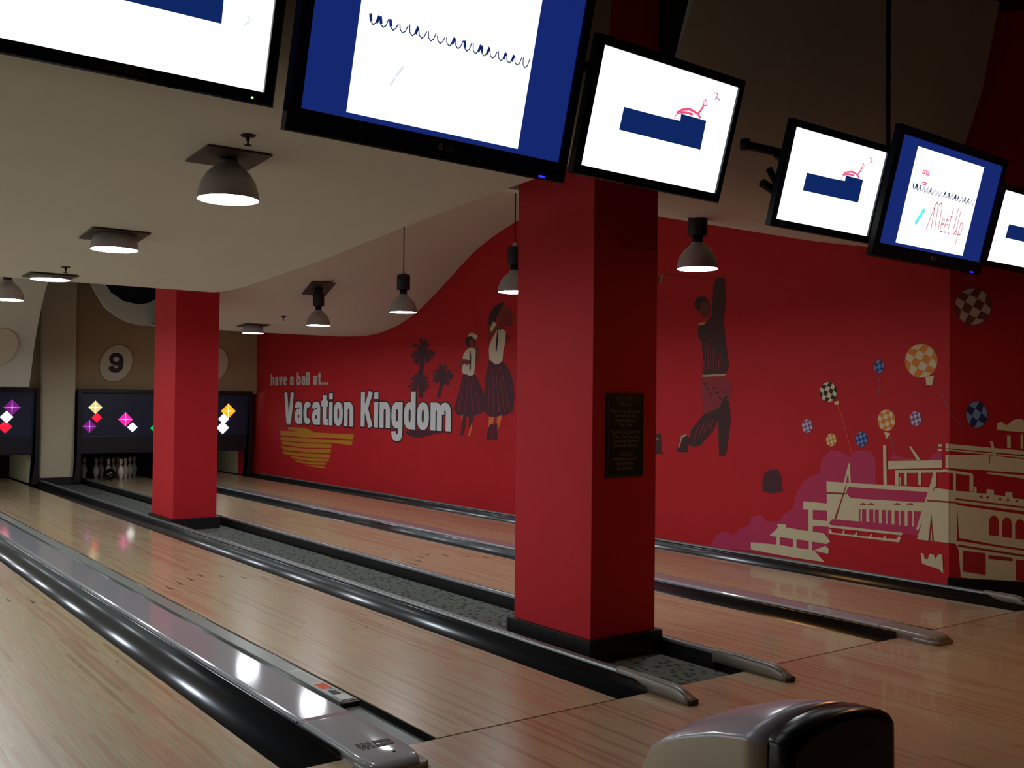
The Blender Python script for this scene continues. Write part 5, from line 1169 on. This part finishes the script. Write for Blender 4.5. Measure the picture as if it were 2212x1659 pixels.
# ================================================================== SCREENS
def tv(P, psi, tau, w, h, kind, label, group):
    """P = lower left corner of the picture; local x right, y up the screen, z towards the viewer"""
    r = Vector((math.cos(psi), math.sin(psi), 0)); n = Vector((-math.sin(psi), math.cos(psi), 0))
    u = math.cos(tau)*Vector((0, 0, 1))-math.sin(tau)*n; f = r.cross(u)
    t = empty('television'); tag(t, label, 'television', group)
    M = Matrix((r, u, f)).transposed().to_4x4(); M.translation = Vector(P); t.matrix_world = M
    bw, bt, bb = (.040, .042, .046) if kind == 'ad' else (.048, .050, .085)
    zf_ = .012
    ring_o = [(-bw, -bb), (w+bw, -bb), (w+bw, h+bt), (-bw, h+bt)]; ring_i = [(0, 0), (w, 0), (w, h), (0, h)]
    vs = []
    for ring, z in ((ring_o, -.03), (ring_o, zf_-.006), ([(a+(.006 if a < 0 else -.006), b+(.006 if b < 0 else -.006)) for a, b in ring_o], zf_), (ring_i, zf_-.001), (ring_i, -.004)):
        vs += [(a, b, z) for a, b in ring]
    fs = []
    for i in range(4):
        for k in range(4): fs.append((i*4+k, i*4+(k+1) % 4, (i+1)*4+(k+1) % 4, (i+1)*4+k))
    fs.append((3, 2, 1, 0))
    mesh('bezel', vs, fs, M_PLASTB, t)
    box('rear_housing', (.08, .04, -.085), (w-.08, h-.04, -.031), M_PLAST, t, .015)
    if kind == 'ad':
        s = box('screen', (0, 0, -.004), (w, h, 0), M_SCRW, t)
        def art(name, pts, m, z): 
            vs = [(a*w, b*h, z) for a, b in pts]; bm = bmesh.new(); bm.faces.new([bm.verts.new(v) for v in vs]); bmesh.ops.triangulate(bm, faces=bm.faces[:])
            me = bpy.data.meshes.new(name); bm.to_mesh(me); bm.free(); me.materials.append(m); o = bpy.data.objects.new(name, me); COL.objects.link(o); o.parent = s
        art('navy_bar', [(.208, .361), (.814, .364), (.811, .632), (.613, .631), (.618, .57), (.475, .561), (.21, .558)], M_SCRN, .0008)
        def strokes(name, lines, wd, m):
            vs = []; fs = []
            for pts in lines:
                for pl in stroke_polys([(a*w, b*h) for a, b in pts], wd):
                    fs.append(tuple(range(len(vs), len(vs)+len(pl)))[::-1]); vs += [(a, b, .0014) for a, b in pl]
            return mesh(name, vs, fs, m, s)
        strokes('pink_figure', [[(.578, .628), (.613, .668), (.67, .69), (.708, .680), (.737, .668), (.761, .640)], [(.60, .64), (.65, .655), (.70, .652)], [(.735, .672), (.756, .72), (.766, .765)]], .012, M_SCRP)
        strokes('pink_outline', [[(.766, .765), (.760, .79), (.770, .812), (.785, .795), (.784, .765), (.768, .75)], [(.827, .896), (.856, .89), (.838, .833)], [(.846, .86), (.879, .843)], [(.569, .57), (.578, .615), (.602, .633)]], .005, M_SCRP)
        strokes('faint_mark', [[(.897, .388), (.918, .427), (.905, .452)], [(.912, .867), (.915, .872)]], .006, M_SCRF)
        led = M_LEDG; lx = w*.955; ly = -bb*.55; ls = .004
        lg = text_mesh('logo', 'SAMSUNG', .026, mat('dim logo', (96, 104, 110), .4), t, sx=1.1); lg.location = (w*.5, -bb*.62, zf_+.0006)
        if P[0] < 1: lathe('power_light', [(0, .002), (ls, .002), (ls, -.002)], led, t, 10, loc=(lx, ly, zf_))
    else:
        s = box('screen', (0, 0, -.004), (w, h, 0), M_SCRB, t)
        x0, x1, y0, y1 = .15, .812, .030, .936; hc = .621
        mesh('white_page', [(x0*w, y0*h, .0008), (x1*w, y0*h, .0008), (x1*w, y1*h, .0008), (x0*w, y1*h, .0008)], [(0, 1, 2, 3)], M_SCRW, s)
        def strokes(name, lines, wd, m, z=.0015):
            vs = []; fs = []
            for pts in lines:
                for pl in stroke_polys([(a*w, b*hc) for a, b in pts], wd):
                    fs.append(tuple(range(len(vs), len(vs)+len(pl)))[::-1]); vs += [(a, b, z) for a, b in pl]
            return mesh(name, vs, fs, m, s)
        # row of looping dark letters
        rr = random.Random(3); L = []; thick = []
        for k in range(18):
            xa = .185+k*.0345; d = .0345; top = .590+rr.uniform(-.006, .018)
            L.append([(xa, top), (xa+d*.12, .560), (xa+d*.4, .545), (xa+d*.66, .560), (xa+d*.85, top+.004)])
            if rr.random() < .55: thick.append([(xa+d*.70, .560), (xa+d*.9, .602)])
            if rr.random() < .4: thick.append([(xa+d*.0, .602), (xa+d*.16, .562)])
        strokes('letter_row', L, .0045, M_SCRN)['kind'] = 'stuff'; strokes('letter_stems', thick, .012, M_SCRN)['kind'] = 'stuff'
        if kind == 'page2':
            strokes('crown', [[(.240, .712), (.247, .745), (.258, .718), (.270, .748), (.280, .716), (.296, .738), (.300, .708), (.240, .712)], [(.246, .632), (.305, .632)], [(.250, .615), (.300, .617)]], .006, M_SCRP)
            strokes('blue_blob', [[(.285, .235), (.300, .29), (.315, .325), (.322, .36), (.338, .388)]], .026, M_SCRT)
            strokes('words', [[(.395, .215), (.425, .45), (.440, .49), (.455, .45), (.475, .22)], [(.425, .45), (.44, .22)], [(.46, .46), (.48, .49), (.495, .44), (.51, .215)],
                              [(.525, .29), (.548, .30), (.545, .345), (.530, .345), (.523, .27), (.530, .222), (.552, .225)], [(.563, .29), (.586, .30), (.583, .345), (.568, .345), (.561, .27), (.568, .222), (.590, .225)],
                              [(.606, .47), (.603, .24), (.612, .218), (.622, .225)], [(.592, .38), (.622, .385)], [(.655, .48), (.655, .26), (.668, .215), (.682, .26), (.685, .48)], [(.685, .27), (.692, .218)],
                              [(.712, .36), (.710, .11)], [(.712, .33), (.73, .355), (.742, .31), (.735, .235), (.712, .225)]], .0075, emit('screen thin script', (206, 110, 120), .8))
        else:
            strokes('faint_mark', [[(.285, .235), (.300, .29), (.322, .36)]], .010, M_SCRF)
        lg = text_mesh('logo', 'LG', .034, mat('dim logo', (96, 104, 110), .4), t, bold=.0006); lg.location = (w*.53, -bb*.52, zf_+.0006)
        lathe('logo_badge', [(0, .0008), (.013, .0008), (.013, 0)], mat('dim logo', (96, 104, 110), .4), t, 20, loc=(w*.53-.042, -bb*.52+.012, zf_))
        box('lower_trim_line', (-bw+.006, -bb+.004, zf_-.002), (w+bw-.006, -bb+.007, zf_+.002), mat('copper trim', (110, 90, 90), .3, .5), t)
        box('power_light', (w*.915, -bb+.010, zf_-.001), (w*.915+.034, -bb+.018, zf_+.004), M_LEDB, t, .002)
    return t
gt = 'hanging screens over the approach'
tv((.421, -.538, 2.563), .03, .27, .93, .523, 'ad', 'white screen with navy bar in the upper left corner of the picture', gt)
tv((1.465, -.561, 2.518), .056, .25, 1.21, .665, 'page', 'largest screen with white page between blue bars, second from the left', gt)
tv((2.900, -.365, 2.566), .055, .281, .93, .523, 'ad', 'white screen with navy bar and pink figure above the near red column', gt)
tv((4.648, -.025, 2.573), .039, .264, .93, .523, 'ad', 'white screen with navy bar right of the gap, beside a mount arm', gt)
tv((5.155, -.358, 2.447), .056, .25, 1.21, .621, 'page2', 'screen with white page reading Meet Up between blue bars', gt)
tv((6.96, -.01, 2.545), .04, .265, .89, .50, 'ad', 'white screen cut by the right edge of the picture', gt)

def rack(x0, x1, y, z, poles, brackets, label):
    t = empty('screen_rack', ((x0+x1)/2, y, z)); tag(t, label, 'rack', 'screen racks'); c = (x0+x1)/2
    tube('cross_bar', [(x0-c, 0, 0), (x1-c, 0, 0)], .026, M_STEEL, t, 12)
    for x in (x0, x1): lathe('bar_end', [(0, -.03), (.03, -.03), (.03, .03), (0, .03)], M_STEEL, t, 12, loc=(x-c, 0, 0))
    for x in poles: tube('drop_pole', [(x-c, 0, 0), (x-c-.004, 0, .5), (x-c, 0, ZC-z-.002)], .016, M_STEEL, t, 10)
    for x, dy, dz in brackets:
        tube('mount_arm', [(x-c, .0, -.0), (x-c, dy*.5+.02, -.09), (x-c, dy+.035, -.19)], .020, M_STEEL, t, 8)
        T = Matrix.Translation((x-c, dy, -.19)) @ Matrix.Rotation(.262, 4, 'X')      # leans with the screen
        for nm, a_, b_ in (('mount_plate', (-.15, 0, -.13), (.15, .012, .13)), ('hook_rail', (-.12, .012, -.17), (-.09, .03, .17)), ('hook_rail', (.09, .012, -.17), (.12, .03, .17))):
            box(nm, a_, b_, M_STEEL, t, .003).data.transform(T)
    return t
rack(.0, 3.55, -.28, 3.05, [.5, 2.9], [(.9, -.215, 0), (2.08, -.255, 0), (3.3, -.03, 0)], 'black pipe rack carrying the three left screens')
r2 = rack(4.60, 8.06, .16, 3.03, [6.03], [(5.0, -.13, 0), (5.78, -.47, 0), (7.4, -.12, 0)], 'black pipe rack carrying the three right screens')
# loose mount hardware showing left of the fourth screen
for (a, b, r) in (((4.74, .10, 2.90), (4.80, .06, 2.76), .02), ((4.66, .08, 2.80), (4.80, .06, 2.74), .026), ((4.76, .06, 2.98), (4.83, .05, 2.95), .024)):
    q = tube('mount_lug', [a, tuple((a[i]+b[i])/2 for i in range(3)), b], r, M_STEEL, None, 8); place(r2, q)

# ================================================================== BALL RETURN
br = empty('ball_return', (2.255, -1.95, 0)); tag(br, 'silver ball return hood with black end at the bottom of the picture', 'ball return')
SE = [(-2.165, .655), (-2.08, .648), (-1.98, .629), (-1.87, .593), (-1.795, .562), (-1.74, .525), (-1.705, .47), (-1.69, .40), (-1.685, .30)]
HW = .225
def hood_ring(y, zs, crown, hw, zb):
    o = [(-hw, y, zb), (-hw, y, zb+(zs-zb)*.5), (-hw, y, zs-.012), (-hw+.004, y, zs-.003), (-hw+.012, y, zs+.002)]
    for k in range(1, 12):
        u = -1+2*k/12; o.append((u*(hw-.012), y, zs+.002+crown*(1-u*u)**.8))
    o += [(hw-.012, y, zs+.002), (hw-.004, y, zs-.003), (hw, y, zs-.012), (hw, y, zb+(zs-zb)*.5), (hw, y, zb)]
    return o
secs = [hood_ring(y+1.95, z, .050-.006*i, HW-.0045*max(0, i-3), .16) for i, (y, z) in enumerate(SE)]
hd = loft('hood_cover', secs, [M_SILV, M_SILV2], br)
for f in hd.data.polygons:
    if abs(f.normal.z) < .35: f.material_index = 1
def face_ring(y, grow, dz, zb):
    hw = HW+grow
    o = [(-hw, y, zb), (-hw+.006, y, zb+.2), (-hw+.010, y, .60), (-hw+.012, y, .645+dz), (-hw+.02, y, .655+dz)]
    for k in range(1, 12):
        u = -1+2*k/12; o.append((u*(hw-.02), y, .655+dz+.045*(1-u*u)**.8))
    o += [(hw-.02, y, .655+dz), (hw-.012, y, .645+dz), (hw-.010, y, .60), (hw-.006, y, zb+.2), (hw, y, zb)]
    return o
loft('front_cowl', [face_ring(-.205, .004, .003, .15), face_ring(-.214, .007, .006, .15), face_ring(-.268, .010, .006, .15), face_ring(-.283, .002, -.004, .155), face_ring(-.287, -.012, -.016, .165)], M_PLAST, br)
bt_ = text_mesh('brand_text', 'Brunswick', .034, mat('dim brand print', (66, 64, 66), .5), br); bt_.rotation_euler = (PI/2, 0, 0); bt_.location = (.05, -.2875, .60)
fb = lathe('front_button', [(0, .003), (.006, .003), (.006, 0)], mat('button grey', (150, 150, 150), .4), br, 12); fb.rotation_euler = (PI/2, 0, 0); fb.location = (.02, -.2865, .535)
box('pedestal', (-.17, -.26, .0), (.17, .22, .17), M_PLAST, br, .02)
